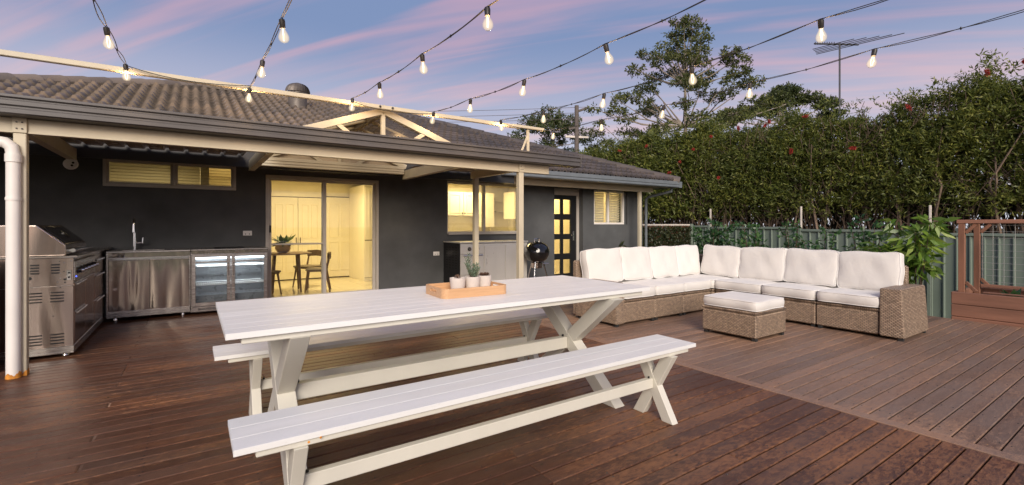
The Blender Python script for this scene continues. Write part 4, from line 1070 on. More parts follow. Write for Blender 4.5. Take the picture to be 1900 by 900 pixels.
    b = MB(); b.box(a0 + .021, a1 - .021, 7.785, 7.799, .131, .744); b.box(a0 + .0205, a0 + .03, yf + .03, 7.785, .131, .744); b.box(a1 - .03, a1 - .0205, yf + .03, 7.785, .131, .744); b.box(a0 + .03, a1 - .03, 7.45, 7.785, .131, .23)
    b.build('liner', simple('fridge_liner', (.19, .195, .20), .3, .4), Fg)
    MB().box(a0 + .03, a1 - .03, yf + .05, yf + .075, .722, .738).build('led_strip', M['led'], Fg)
    for xx in (.21, .64):
        fl = bpy.data.lights.new('fridge_light', 'AREA'); fl.shape = 'RECTANGLE'; fl.size = .3; fl.size_y = .03; fl.energy = 5; fl.color = (.85, .93, 1)
        fo = bpy.data.objects.new('fridge_light', fl); COL.objects.link(fo); fo.parent = Fg; fo.location = Vector((xx, yf + .07, .715)) - WL[Fg]; fo.rotation_euler = (R(25), 0, 0)
    for z in (.62, .38):
        b = MB()
        for k in range(34): x = a0 + .04 + k * (a1 - a0 - .08) / 33; b.tube([(x, yf + .05, z), (x, 7.78, z)], .0036, 4)
        for y in (yf + .05, yf + .053, 7.5, 7.77): b.tube([(a0 + .03, y, z), (a1 - .03, y, z)], .0055, 6)
        for y in (yf + .05,): b.tube([(a0 + .03, y, z + .022), (a1 - .03, y, z + .022)], .005, 6)
        b.build('wire_shelf', M['white'], Fg)
    b = MB()
    for x in (.20, .63): b.lathe([(.008, 0), (0, .005)], (0, 0, 0), 8, Matrix.Translation((x, 7.784, .56)) @ Matrix.Rotation(R(90), 4, 'X'))
    b.build('stud', M['chrome'], Fg)
    for (c0, c1, hx) in ((a0 + .004, .421, .395), (.427, a1 - .004, .452)):
        f = MB(); f.box(c0, c0 + .045, yf - .012, yf + .018, .115, .785, .004); f.box(c1 - .045, c1, yf - .012, yf + .018, .115, .785, .004)
        f.box(c0 + .045, c1 - .045, yf - .012, yf + .018, .115, .165, .004); f.box(c0 + .045, c1 - .045, yf - .012, yf + .018, .745, .785, .004)
        f.box(c0 + .045, c1 - .045, yf - .004, yf + .018, .672, .692, .002)
        D_ = f.build('door', M['steeltrim'], Fg); MB().box(c0 + .045, c1 - .045, yf + .001, yf + .006, .165, .672).build('glass', M['darkglass'], D_)
        MB().box(c0 + .045, c1 - .045, yf + .001, yf + .006, .692, .745).build('glass', M['darkglass'], D_)
        b = MB(); b.tube([(hx, yf - .012, .50), (hx, yf - .032, .51), (hx, yf - .032, .66), (hx, yf - .012, .67)], .007, 8); b.build('handle', M['chrome'], D_, smooth=True)
    MB().box(a0 + .004, a1 - .004, yf - .004, yf + .014, .79, .832, .003).build('top_rail', M['steel'], Fg)
    MB().box(a0 - .003, a1 + .012, yf - .014, 7.845, .834, .850, .003).build('worktop', M['steeltrim'], Fg)
    MB().box(.25, .60, 7.45, 7.70, .8505, .858, .003).build('mat', M['black'], Fg, label='thin black mat on the worktop')
    b = MB(); b.box(a0 + .01, a1 - .01, yf + .0, yf + .018, .045, .108, .003); gr = b.build('kick_plate', M['steeltrim'], Fg)
    b = MB()
    for k in range(22): b.box(.06 + k * .0135, .067 + k * .0135, yf - .002, yf + .001, .062, .092)
    b.build('grille_slot', M['black'], gr)
build_bbq()
def small_kitchen():
    K = thing('outdoor_kitchen', 'pale steel outdoor kitchen with gas grill under the kitchen window', 'outdoor kitchen', (4.5, 7.5, 0))
    x0, x1, yf = 3.805, 5.25, 7.20
    MB().box(x0, x0 + .012, yf, 7.82, .04, .845).build('side_panel', M['black'], K, label='black perforated side panel')
    for r_ in range(9):
        for c in range(4): MB().box(x0 - .0015, x0, yf + .10 + c * .12, yf + .16 + c * .12, .40 + r_ * .045, .415 + r_ * .045).build('vent_slot', M['rubber'], K)
    MB().box(x0 + .012, x1, yf + .012, 7.82, .04, .835).build('body', M['steelpale'], K)
    MB().box(x0 + .0, x1 + .01, yf - .012, 7.83, .8455, .868, .004).build('worktop', M['steelpale'], K)
    MB().box(x0 + .012, 4.28, yf - .01, yf + .011, .655, .82, .004).build('control_panel', M['steelpale'], K)
    for x in (3.99, 4.15):
        b = MB(); b.lathe([(.034, 0), (.034, .006), (.026, .01), (.022, .035), (0, .036)], (0, 0, 0), 18, Matrix.Translation((x, yf - .01, .745)) @ Matrix.Rotation(R(90), 4, 'X')); kk = b.build('knob', M['black'], K, smooth=True)
        b = MB(); b.lathe([(.016, 0), (.014, .012), (0, .012)], (0, 0, 0), 14, Matrix.Translation((x, yf - .046, .745)) @ Matrix.Rotation(R(90), 4, 'X')); b.build('knob_face', M['chrome'], kk, smooth=True)
    MB().box(3.83, 4.28, yf - .006, yf + .011, .30, .62, .004).build('drawer', M['steelpale'], K)
    b = MB(); b.tube([(3.87, yf - .035, .635), (4.25, yf - .035, .635)], .009, 8)
    for x in (3.88, 4.24): b.bar((x, yf - .035, .635), (x, yf, .635), .012, .012)
    b.build('towel_bar', M['chrome'], K)
    for (a, c) in ((4.30, 4.74), (4.75, 5.24)): MB().box(a, c, yf - .006, yf + .011, .07, .80, .005).build('door', M['steelpale'], K)
    # kettle barbecue
    B = thing('kettle_barbecue', 'round black kettle barbecue on legs behind the cream post', 'barbecue', (5.30, 6.95, 0))
    cx, cy, cz, r = 5.28, 6.95, .665, .235
    b = MB(); b.lathe([(0, -.205), (.10, -.19), (.18, -.14), (.225, -.06), (.237, 0)], (cx, cy, cz), 36); b.build('bowl', M['blackgloss'], B, smooth=True)
    b = MB(); b.lathe([(.242, .002), (.240, .02), (.225, .08), (.18, .14), (.10, .185), (0, .20)], (cx, cy, cz), 36); b.build('lid', M['blackgloss'], B, smooth=True)
    b = MB(); b.tube([(cx - .055, cy, cz + .19), (cx - .055, cy, cz + .245), (cx + .055, cy, cz + .245), (cx + .055, cy, cz + .19)], .009, 8); b.build('lid_handle', M['chrome'], B, smooth=True)
    b = MB(); b.lathe([(.03, 0), (.03, .006)], (cx - .10, cy - .05, cz + .17), 12); b.build('vent', M['chrome'], B)
    b = MB(); b.lathe([(.075, -.30), (.10, -.29), (.105, -.20), (.10, -.195)], (cx, cy, cz), 24); b.build('ash_catcher', M['steelside'], B, smooth=True)
    for a in (R(-20), R(100), R(220)):
        b = MB(); b.tube([(cx + .12 * math.cos(a), cy + .12 * math.sin(a), cz - .17), (cx + .26 * math.cos(a), cy + .26 * math.sin(a), .02)], .011, 8); b.build('leg', M['chrome'], B, smooth=True)
    b = MB(); b.tube([(cx + .10, cy - .05, cz - .215), (cx + .22, cy - .08, cz - .215)], .007, 6); b.build('damper_handle', M['chrome'], B)
small_kitchen()
def wall_bits():
    def outlet(x, z, w_, h_, label):
        T = thing('power_outlet', label, 'power outlet', (x, 7.85, z), 0, 'outlets on the dark wall')
        MB().box(x - w_ / 2, x + w_ / 2, 7.838, 7.8495, z - h_ / 2, z + h_ / 2, .003).build('plate', M['white'], T)
        for s in (-1, 1):
            MB().box(x + s * w_ * .22 - .012, x + s * w_ * .22 + .012, 7.835, 7.838, z + h_ * .12, z + h_ * .34, .001).build('switch', M['white'], T)
            MB().box(x + s * w_ * .22 - .004, x + s * w_ * .22 + .004, 7.8365, 7.838, z - h_ * .3, z - h_ * .05).build('slot', M['black'], T)
    outlet(.665, 1.045, .115, .07, 'white double power outlet left of the sliding door above the fridge')
    outlet(3.67, .645, .12, .07, 'white double power outlet between the sliding door and the kitchen window')
    T = thing('sensor_light', 'round white spotlight hanging under the patio cover at upper left', 'light', (-1.105, 7.0, 1.885))
    Mx = Matrix.Translation((-1.105, 6.99, 1.835)) @ Matrix.Rotation(R(75), 4, 'X')
    b = MB(); b.lathe([(.05, -.03), (.062, -.02), (.064, 0), (.058, .006), (.05, .004), (0, .002)], (0, 0, 0), 26, Mx); b.build('housing', M['white'], T, smooth=True)
    for (dx, dy) in ((.02, .012), (.012, -.02)):
        b = MB(); b.lathe([(.012, 0), (0, .004)], (0, 0, 0), 12, Mx @ Matrix.Translation((dx, dy, .006))); b.build('lens', M['black'], T)
    b = MB(); b.tube([(-1.105, 7.01, 1.885), (-1.105, 7.0, 1.86)], .012, 8); b.build('bracket', M['white'], T)
    # brown timber screen at the far left edge
    T = thing('timber_screen', 'reddish brown timber panel at the left edge beside the downpipe', 'screen', (-1.45, 5.35, 0))
    for k in range(4): MB().box(-1.26 - k * .125 - .12, -1.26 - k * .125, 5.33, 5.36, .0, .86, .004).build('board', M['brownpanel'], T)
wall_bits()
# ---------------------------------------------------------------- festoon lights
def festoon():
    rng = random.Random(9)
    proto = thing('festoon_bulb', 'x', 'light bulb', (0, 0, 0), 0, 'clear festoon bulbs hanging over the deck')
    b = MB(); b.lathe([(.005, .004), (.016, .0), (.0175, -.012), (.016, -.042), (.0145, -.05)], n=16); b.build('socket', M['socketmat'], proto, smooth=True, local=True)
    b = MB(); b.lathe([(.013, -.048), (.0135, -.058), (.019, -.068), (.028, -.086), (.0315, -.101), (.0295, -.118), (.019, -.131), (0, -.137)], n=24)
    G = b.build('glass_bulb', M['litbulb'], proto, smooth=True, local=True)
    b = MB()
    for s in (-1, 1): b.tube([(s * .004, 0, -.055), (s * .009, 0, -.088), (s * .005, .003, -.118)], .0014, 5)
    b.tube([(.005, .003, -.118), (0, 0, -.122), (-.005, .003, -.118)], .0014, 5)
    b.build('filament', M['filament'], proto, local=True)
    ld = bpy.data.lights.new('bulb_light', 'POINT'); ld.energy = 3.6; ld.color = (1, .62, .28); ld.shadow_soft_size = .012
    first = True
    rows = {
     -.461: ('first cable from the left', [(5.05, 2.50), (3.99, 2.44)], [(5.06, 2.475)], 3.2),
     .445: ('second cable from the left', [(5.05, 2.45), (4.05, 2.42), (3.12, 2.40)], [(5.05, 2.46)], 2.0),
     1.375: ('third cable from the left', [(4.97, 2.475), (4.12, 2.425), (3.18, 2.395), (2.27, 2.385)], [(5.05, 2.45)], 1.0),
     2.317: ('fourth cable from the left', [(5.02, 2.47), (4.15, 2.43), (3.22, 2.385), (2.28, 2.385)], [(5.05, 2.46)], .3),
     3.227: ('fifth cable from the left', [(5.00, 2.49), (4.12, 2.43), (3.19, 2.405), (2.25, 2.395), (1.335, 2.435)], [(5.05, 2.50)], -.4),
     4.128: ('sixth cable, furthest right', [(5.04, 2.475), (4.13, 2.445), (3.21, 2.425), (2.28, 2.43), (1.35, 2.445)], [(5.05, 2.48)], -.8)}
    nth = ['at the house end of', 'second from the house on', 'third from the house on', 'fourth from the house on', 'nearest the camera on']
    for x, (nm, bl, end, yend) in rows.items():
        n = len(bl)
        for k, (y, z) in enumerate(bl):
            lab = ('clear lit bulb %s the %s' % (nth[k] if not (k == n - 1 and n > 2) else 'nearest the camera on', nm))
            if first: o = proto; first = False; o['label'] = lab; o.location = (x, y, z)
            else: o = dup(proto, (x, y, z), rng.uniform(0, 3), lab)
            o.rotation_euler = (rng.uniform(-.24, .24), rng.uniform(-.24, .24), rng.uniform(0, 3))
            lo = bpy.data.objects.new('bulb_light', ld); COL.objects.link(lo); lo.location = (0, 0, -.10); lo.parent = o
        # cable: two twisted wires sagging between clips, on past the camera
        ys = [p[0] for p in bl]; pts = []
        key = list(bl) + [(bl[-1][0] - .93 * (i + 1), bl[-1][1] + .012 * (i + 1)) for i in range(4)]
        T = thing('festoon_cable', 'black twin light cable over the deck, %s' % nm, 'cable', (x, key[0][0], key[0][1]), 0, 'festoon cables over the deck')
        for wv in (-1, 1):
            P = []
            for i in range(len(key) - 1):
                (ya, za), (yb, zb) = key[i], key[i + 1]
                for t in np.linspace(0, 1, 10, endpoint=False):
                    sag = .018 * (4 * t * (1 - t)); sep = (.007 + .0045 * math.sin(i * 2 + wv)) * abs(math.sin(math.pi * t * 2)) * wv
                    P.append((x + sep * .6 + .004 * wv, ya + (yb - ya) * t, za + (zb - za) * t - sag + sep + .006))
            P.append((x, key[-1][0], key[-1][1]))
            b = MB(); b.tube(P, .0028, 5); b.build('wire', M['rubber'], T, fixn=False)
        for i in range(len(key) - 1):
            y = (key[i][0] + key[i + 1][0]) / 2; z = (key[i][1] + key[i + 1][1]) / 2 - .012
            MB().box(x - .005, x + .005, y - .004, y + .004, z - .009, z + .010, .002).build('clip', M['black'], T)
    # swags along the bar between pairs of cables
    for (xa, za, xb, zb, sag, lb) in ((-.461, 2.49, .445, 2.47, .055, 'between the first and second cables'), (1.375, 2.47, 2.317, 2.46, .06, 'between the third and fourth cables'), (3.227, 2.48, 4.128, 2.47, .05, 'between the fifth and sixth cables')):
        T = thing('festoon_lead', 'thin black lead drooping along the cream bar ' + lb, 'cable', ((xa + xb) / 2, 5.03, za), 0, 'leads along the light bar')
        P = [(xa + (xb - xa) * t, 5.035, za + (zb - za) * t - sag * 4 * t * (1 - t) * (1 - .3 * t)) for t in np.linspace(0, 1, 18)]
        b = MB(); b.tube(P, .0036, 6); b.build('wire', M['rubber'], T, fixn=False)
festoon()

# ---------------------------------------------------------------- inside the rooms
def interior():
    def lamp(x, y, sx_, sy_, e, label, rowname):
        T = thing('ceiling_light', label, 'ceiling light', (x, y, 2.12), 0, 'ceiling lights inside the house')
        MB().box(x - .16, x + .16, y - .16, y + .16, 2.095, 2.119, .01).build('diffuser', M['roomlamp'], T)
        a = bpy.data.lights.new('room_light', 'AREA'); a.shape = 'RECTANGLE'; a.size = sx_; a.size_y = sy_; a.energy = e; a.color = (1, .745, .33)
        o = bpy.data.objects.new('room_light', a); COL.objects.link(o); o.parent = T; o.location = (0, 0, -.03)
    lamp(1.9, 9.3, 1.0, .8, 56, 'square ceiling light in the dining room behind the sliding door', '')
    lamp(5.0, 8.8, 1.0, .4, 36, 'square ceiling light in the kitchen', '')
    lamp(6.95, 9.2, .6, 1.2, 26, 'square ceiling light in the hall behind the black door', '')
    lamp(8.2, 8.7, .8, .6, 16, 'square ceiling light in the room behind the shutters', '')
    lamp(-.5, 8.8, 1.0, .6, 3, 'square ceiling light in the room behind the high window', '')
    J = M['joinery']
    def paneled(T, x0, x1, y, z0, z1, knobside, nm='door', rows=((.08, .44), (.50, .92)), cols=2):
        d = MB().box(x0 + .004, x1 - .004, y - .03, y, z0, z1, .004).build(nm, J, T)
        w_ = (x1 - x0 - .16 - .05 * (cols - 1)) / cols
        for (a, c) in rows:
            for k in range(cols):
                xa = x0 + .08 + k * (w_ + .05); za = z0 + (z1 - z0) * a; zb = z0 + (z1 - z0) * c
                b = MB(); t = .018
                b.box(xa, xa + w_, y - .042, y - .0305, za, za + t, .002); b.box(xa, xa + w_, y - .042, y - .0305, zb - t, zb, .002)
                b.box(xa, xa + t, y - .042, y - .0305, za + t, zb - t, .002); b.box(xa + w_ - t, xa + w_, y - .042, y - .0305, za + t, zb - t, .002)
                b.build('moulding', M['innerwall'], d)
        return d
    T = thing('double_door', 'cream panelled double door behind the round table, seen through the glass', 'door', (1.9, 10.88, 0))
    MB().box(1.33, 2.345, 10.862, 10.895, 0.0, 1.765).build('gap_shade_board', M['knob'], T)  # dark board painting shade into the gaps around the leaves
    b = MB(); b.box(1.25, 1.33, 10.85, 10.899, 0, 1.84, .003); b.box(2.345, 2.41, 10.85, 10.899, 0, 1.84, .003); b.box(1.33, 2.345, 10.85, 10.899, 1.767, 1.84, .003); b.build('frame', J, T)
    for (a, c, ks) in ((1.34, 1.86, 1), (1.86, 2.34, -1)): paneled(T, a, c, 10.86, .02, 1.75, ks)
    for x in (1.82, 1.90):
        b = MB(); b.tube([(x, 10.80, .78), (x, 10.80, .90)], .008, 8); b.build('handle', M['knob'], T)
    T = thing('panel_door', 'cream panelled door at the back of the room beside the tall cupboard', 'door', (2.72, 10.88, 0)); MB().box(2.42, 3.06, 10.882, 10.897, 0, 1.80).build('gap_shade_board', M['knob'], T)  # dark sheet behind the door stands in for shade at its edges
    paneled(T, 2.42, 3.05, 10.88, .02, 1.78, 1)
    T = thing('pantry_cupboard', 'tall cream pantry cupboard right of the back door', 'cupboard', (3.25, 10.2, 0))
    MB().box(2.93, 3.54, 9.75, 10.85, 0, 2.0, .004).build('carcass', J, T); MB().box(2.95, 3.53, 9.744, 9.749, .07, 1.96).build('shadow_gap', M['knob'], T)  # dark sheet added as the shade between cupboard doors
    for (a, c) in ((2.94, 3.24), (3.24, 3.54)):
        paneled(T, a, c, 9.743, .86, 1.95, 1, cols=1, rows=((.06, .94),)); paneled(T, a, c, 9.743, .08, .84, 1, cols=1, rows=((.08, .92),))
    for (x, z) in ((3.21, .92), (3.27, .92), (3.21, .80), (3.27, .80)):
        b = MB(); b.lathe([(.013, 0), (.016, .012), (0, .02)], (0, 0, 0), 12, Matrix.Translation((x, 9.715, z)) @ Matrix.Rotation(R(90), 4, 'X')); b.build('knob', M['knob'], T, smooth=True)
    # round table, chairs, plant
    cx, cy = 1.36, 9.05
    T = thing('round_table', 'round dark timber dining table inside behind the sliding door', 'table', (cx, cy, 0))
    b = MB(); b.lathe([(.40, 0), (.415, .006), (.415, .018), (.40, .024)], (cx, cy, .655), 40); b.build('tabletop', M['darkwood'], T, smooth=True)
    for a in (40, 130, 220, 310):
        b = MB(); b.tube([(cx + .26 * math.cos(R(a)), cy + .26 * math.sin(R(a)), .655), (cx + .31 * math.cos(R(a)), cy + .31 * math.sin(R(a)), 0)], [.024, .015], 10); b.build('leg', M['darkwood'], T, smooth=True)
    pc = thing('dining_chair', 'dark timber chair right of the round table, back toward the middle glass frame', 'chair', (0, 0, 0), 0, 'dark timber chairs around the round table')
    b = MB(); b.box(-.19, .19, -.18, .18, .375, .405, .02); b.build('seat', M['seatfab'], pc, local=True)
    b = MB(); b.box(-.17, .17, -.16, .16, .352, .374, .004); b.build('seat_frame', M['darkwood'], pc, local=True)
    for sx_ in (-1, 1):
        b = MB(); b.tube([(sx_ * .14, .14, .36), (sx_ * .18, .18, 0)], [.018, .011], 8); b.build('leg', M['darkwood'], pc, smooth=True, local=True)
        b = MB(); b.tube([(sx_ * .20, -.22, 0), (sx_ * .165, -.15, .37), (sx_ * .165, -.185, .52), (sx_ * .15, -.205, .65)], [.011, .018, .016, .012], 8); b.build('leg', M['darkwood'], pc, smooth=True, local=True)
    b = MB(); vs = []
    for i in range(9):
        t = i / 8 * 2 - 1; yy = -.235 + .045 * t * t
        for z in (.575, .69): vs += [(t * .18, yy, z - .012 * abs(t)), (t * .18, yy + .016, z - .012 * abs(t))]
    b.add(vs, [f for i in range(8) for f in ((4 * i, 4 * i + 4, 4 * i + 6, 4 * i + 2), (4 * i + 1, 4 * i + 3, 4 * i + 7, 4 * i + 5), (4 * i, 4 * i + 1, 4 * i + 5, 4 * i + 4), (4 * i + 2, 4 * i + 6, 4 * i + 7, 4 * i + 3))])
    b.build('backrest', M['darkwood'], pc, smooth=True, local=True)
    pc.location = (1.82, 8.80, 0); pc.rotation_euler = (0, 0, R(75))
    dup(pc, (1.80, 9.50, 0), R(125), 'dark timber chair behind the round table, partly hidden by it')
    dup(pc, (.98, 8.72, 0), R(-55), 'dark timber chair left of the round table, next to the fridge')
    Pp = thing('house_plant', 'leafy plant in a round stone pot on the indoor table', 'potted plant', (1.30, 8.98, .679))
    b = MB(); b.lathe([(.06, 0), (.10, .03), (.125, .08), (.118, .13), (.10, .15), (.09, .15)], n=24); b.build('pot', M['terracotta'], Pp, smooth=True, local=True)
    r = rs(5); C = []; D = []; Ln = []; Wd = []
    for k in range(34):
        a = k * 2.4; e = R(r.uniform(-15, 65)); rad = r.uniform(.10, .20); d = np.array([math.cos(a) * math.cos(e), math.sin(a) * math.cos(e), math.sin(e)])
        C.append(np.array([math.cos(a) * rad * .7, math.sin(a) * rad * .7, .16 + rad * .5 * math.sin(e) + .02])); D.append(d + np.array([0, 0, -.1])); Ln.append(.21); Wd.append(.07)
    leaf_mesh('leaves', np.array(C), np.array(D), np.tile([0, 0, 1.], (34, 1)) + unit(34, r) * .3, np.array(Ln), np.array(Wd), M['houseplant'], Pp, local=True)
    # kitchen cupboards
    T = thing('wall_cupboard', 'cream kitchen wall cupboard with two knobs seen through the left window pane', 'cupboard', (5.0, 9.45, 1.35))
    MB().box(4.55, 5.80, 9.27, 9.595, 1.36, 1.90, .003).build('carcass', J, T)
    for (a, c) in ((4.56, 4.98), (4.98, 5.40)): paneled(T, a, c, 9.268, 1.38, 1.89, 1, cols=1, rows=((.10, .90),))
    MB().box(5.40, 5.80, 9.255, 9.595, 1.12, 1.359, .003).build('lower_box', J, T)
    for x in (4.95, 5.01):
        b = MB(); b.lathe([(.014, 0), (.018, .012), (0, .02)], (0, 0, 0), 12, Matrix.Translation((x, 9.236, 1.43)) @ Matrix.Rotation(R(90), 4, 'X')); b.build('knob', M['knob'], T, smooth=True)
    T = thing('wall_cupboard', 'cream kitchen wall cupboard at the right edge of the window', 'cupboard', (6.1, 9.0, 1.3), 0)
    MB().box(6.02, 6.40, 8.75, 9.20, 1.30, 1.92, .003).build('carcass', J, T); paneled(T, 6.03, 6.40, 8.747, 1.31, 1.91, 1, cols=1, rows=((.10, .90),))
    T = thing('alcove_frame', 'cream framed alcove with a small shelf on the kitchen back wall', 'shelf', (6.0, 9.58, 0))
    b = MB(); b.box(5.86, 5.92, 9.56, 9.598, 0, 1.80, .003); b.box(5.92, 6.40, 9.56, 9.598, 1.72, 1.80, .003); b.build('frame', J, T)
    MB().box(5.98, 6.30, 9.45, 9.595, 1.48, 1.50, .003).build('shelf', J, T)
    T = thing('kitchen_bench', 'cream kitchen worktop below the wall cupboards inside', 'worktop', (5.0, 9.3, 0))
    MB().box(3.68, 5.84, 9.05, 9.597, 0, .86, .003).build('cabinet', J, T); MB().box(3.67, 5.85, 9.02, 9.598, .862, .895, .003).build('top', M['white'], T)
interior()

# ---------------------------------------------------------------- fence and raised bed
def fence_line():
    F = thing('metal_fence', 'green ribbed steel fence along the right side of the yard', 'fence', (12, 5, -.72))
    # top drops slightly toward the camera
    def top(y): return 1.03 + .0226 * (y - 2.64)
    ys = [-4.1, -1.73, .65, 3.03, 5.41, 7.79, 8.34]
    for i in range(len(ys) - 1):
        ya, yb = ys[i] + .03, ys[i + 1] - .03; pr = []; y = ya
        while y < yb:
            for dy, dx in ((0, 0), (.055, 0), (.068, -.030), (.085, -.030), (.098, 0)):
                if y + dy < yb: pr.append((y + dy, dx))
            y += .187
        pr.append((yb, 0)); zt0 = top((ya + yb) / 2) - .05; m = len(pr)
        v = [(12 + dx, y, -.70) for y, dx in pr] + [(12 + dx, y, zt0) for y, dx in pr]
        b = MB(); b.add(v, [(k, k + 1, m + k + 1, m + k) for k in range(m - 1)]); b.build('sheet', M['fence'], F, fixn=False)
        MB().box(11.955, 12.02, ya, yb, zt0 - .005, zt0 + .05, .006).build('rail', M['fence'], F)
    for y in ys: MB().box(11.95, 12.025, y - .03, y + .03, -.72, top(y) + .02, .005).build('post', M['fence'], F)
    for k, (y, h, nm) in enumerate(((7.79, 1.62, 'behind the tall shrub near the house'), (5.41, 1.61, 'in the middle of the fence'), (3.03, 1.555, 'beside the long-leaved plant'))):
        T = thing('fence_stake', 'pale thin stake rising above the green fence ' + nm, 'stake', (12.04, y, -.7), 0, 'pale stakes above the fence')
        MB().box(12.03, 12.066, y - .018, y + .018, -.7, h, .004).build('stake', M['stake'], T)
    # cross fence covered with ivy
    I = thing('ivy_fence', 'dark fence panel fully covered with ivy beside the house corner', 'ivy fence', (10.7, 8.40, -.7))
    MB().box(9.34, 11.95, 8.36, 8.38, -.7, 1.14).build('panel', M['brownpanel'], I)
    MB().box(9.34, 11.95, 8.33, 8.40, 1.15, 1.19, .005).build('rail', M['stake'], I)
    MB().box(11.88, 11.95, 8.28, 8.35, -.7, 1.20, .005).build('post', M['fence'], I)
    r = rs(21); n = 9000; C = np.c_[r.uniform(9.34, 11.85, n), 8.33 - np.abs(r.normal(0, .05, n)), r.uniform(-.65, 1.12, n)]
    D = unit(n, r); D[:, 2] -= .5; Nn = np.tile([0, -1., .2], (n, 1)) + unit(n, r) * .7
    leaf_mesh('ivy', C, D, Nn, r.uniform(.04, .07, n), r.uniform(.03, .05, n), M['ivy'], I)
fence_line()
def raised_bed():
    B = thing('raised_bed', 'red timber raised garden bed with a wire mesh frame at the right', 'garden bed', (8.3, .6, -.7))
    x0, x1, y0, y1 = 7.835, 8.75, -1.2, 1.77
    for (z0, z1) in ((-.70, -.30), (-.295, .028), (.032, .178), (.182, .332)):
        MB().box(x0, x0 + .045, y0, y1, z0, z1, .006).build('board', M['redwood'], B); MB().box(x1 - .045, x1, y0, y1, z0, z1, .006).build('board', M['redwood'], B)
        MB().box(x0 + .046, x1 - .046, y1 - .045, y1, z0, z1, .006).build('board', M['redwood'], B)
    MB().box(x0 + .05, x1 - .05, y0, y1 - .05, -.6, .25).build('soil', M['soil'], B)
    def fr(x):
        MB().box(x, x + .06, 1.66, 1.72, .15, 1.18, .004).build('frame_post', M['redwoodv'], B)
        MB().box(x, x + .06, -1.1, -1.04, .15, 1.18, .004).build('frame_post', M['redwoodv'], B)
        MB().box(x - .002, x + .062, -1.16, 1.735, 1.182, 1.228, .004).build('top_rail', M['redwood'], B)
        for (z, s) in ((1.175, -1), (.345, 1)):
            MB().bar((x + .03, 1.655, z + s * .11), (x + .03, 1.56, z), .035, .035, .002).build('corner_brace', M['redwoodv'], B)
    fr(7.90); fr(8.60)
    MB().box(7.965, 8.598, 1.665, 1.715, 1.182, 1.226, .004).build('top_rail', M['redwoodv'], B)
    MB().box(8.60, 8.66, -1.1, 1.655, .345, .385, .004).build('inner_rail', M['redwood'], B); MB().box(7.90, 7.96, -1.1, 1.50, .336, .352, .004).build('inner_rail', M['redwood'], B)
    b = MB()
    y = 1.64
    while y > -1.0: b.tube([(8.63, y, .36), (8.63, y, 1.18)], .0022, 4); y -= .10
    z = .42
    while z < 1.18: b.tube([(8.63, -1.05, z), (8.63, 1.65, z)], .0022, 4); z += .082
    b.build('wire_mesh', M['steelwire'], B, kind='stuff', fixn=False)
    def veg(x, y, n, sz, label, seed):
        T = thing('vegetable_seedling', label, 'plant', (x, y, .25)); r = rs(seed); C = []; D = []
        for k in range(n):
            a = k * 2.4; e = R(r.uniform(15, 70)); d = np.array([math.cos(a) * math.cos(e), math.sin(a) * math.cos(e), math.sin(e)]); C.append(d * sz * .5); D.append(d)
        leaf_mesh('leaves', np.array(C), np.array(D), np.tile([0, 0, 1.], (n, 1)), np.full(n, sz), np.full(n, sz * .4), M['citrus'], T, local=True)
    veg(8.30, 1.30, 16, .17, 'dark leafy seedling in the raised bed near its left end', 3); veg(8.25, .93, 12, .13, 'smaller seedling in the raised bed at the right image edge', 4)
raised_bed()

# ---------------------------------------------------------------- plants
def crown_branches(b, base, tips, r0, rng, k=3, bend=.25):
    for tip in tips:
        p = Vector(base); q = Vector(tip); pts = [p]
        for i in range(1, k + 1):
            t = i / (k + 1); m = p.lerp(q, t); m.z += (q - p).length * bend * t * (1 - t) * -1 * .6; L_ = (q - p).length
            pts.append(m + Vector((rng.uniform(-1, 1), rng.uniform(-1, 1), rng.uniform(-.5, .5))) * L_ * .05)
        pts.append(q); b.tube(pts, [r0 * (1 - .8 * i / (len(pts) - 1)) for i in range(len(pts))], 6, cap=False)
def shrub(name, label, x, y, z0, h, w_, n, ll, lw, mat, seed, group=None, stems=5, droop=.0, tmin=.30):
    T = thing(name, label, 'plant', (x, y, z0), 0, group); rng = random.Random(seed); r = rs(seed)
    tips = []; b = MB()
    for k in range(stems):
        a = 2 * math.pi * k / stems + rng.uniform(-.4, .4); rr = rng.uniform(.1, 1) * w_ / 2
        tips.append(Vector((rr * math.cos(a), rr * math.sin(a), h * rng.uniform(.72, 1.0))))
    C = []; O = []
    for tp in tips:
        b.tube([(0, 0, 0), (tp.x * .4, tp.y * .4, tp.z * .5), tuple(tp)], [.016, .011, .004], 6)
        for t in np.linspace(tmin, 1, 7):
            c = np.array([tp.x * t, tp.y * t, tp.z * t]); C.append(c); O.append(np.array([0, 0, .8]))
            for _ in range(2):
                a = rng.uniform(0, 6.28); l = rng.uniform(.05, .3) * w_ * (1.1 - .5 * t); e = c + np.array([math.cos(a) * l, math.sin(a) * l, rng.uniform(.0, .35) * l * 2])
                b.tube([tuple(c), tuple(e)], [.005, .002], 4, cap=False); C.append(e); O.append(np.array([math.cos(a), math.sin(a), .5])); C.append((c + e) / 2); O.append(np.array([math.cos(a), math.sin(a), .3]))
    b.build('stem', M['twig'], T, local=True, fixn=False)
    C = np.array(C); O = np.array(O); per = max(2, n // len(C))
    leaf_mesh('leaves', *tufts(C, O, r, per, .02, ll, lw, droop), mat, T, local=True); return T
GP = 'leafy shrubs along the green fence'
shrub('shrub', 'tallest dark citrus shrub at the left end of the green fence', 10.55, 6.72, -.7, 2.22, 1.15, 1250, .12, .058, M['citrus'], 31, GP, 7)
shrub('shrub', 'dark shrub immediately right of the tallest shrub along the green fence', 10.6, 5.75, -.7, 1.92, 1.0, 700, .115, .054, M['citrus'], 32, GP, 6)
shrub('shrub', 'low bushy shrub under the middle of the green fence, left one', 10.6, 4.95, -.7, 1.86, .80, 620, .105, .046, M['citrus'], 33, GP, 6)
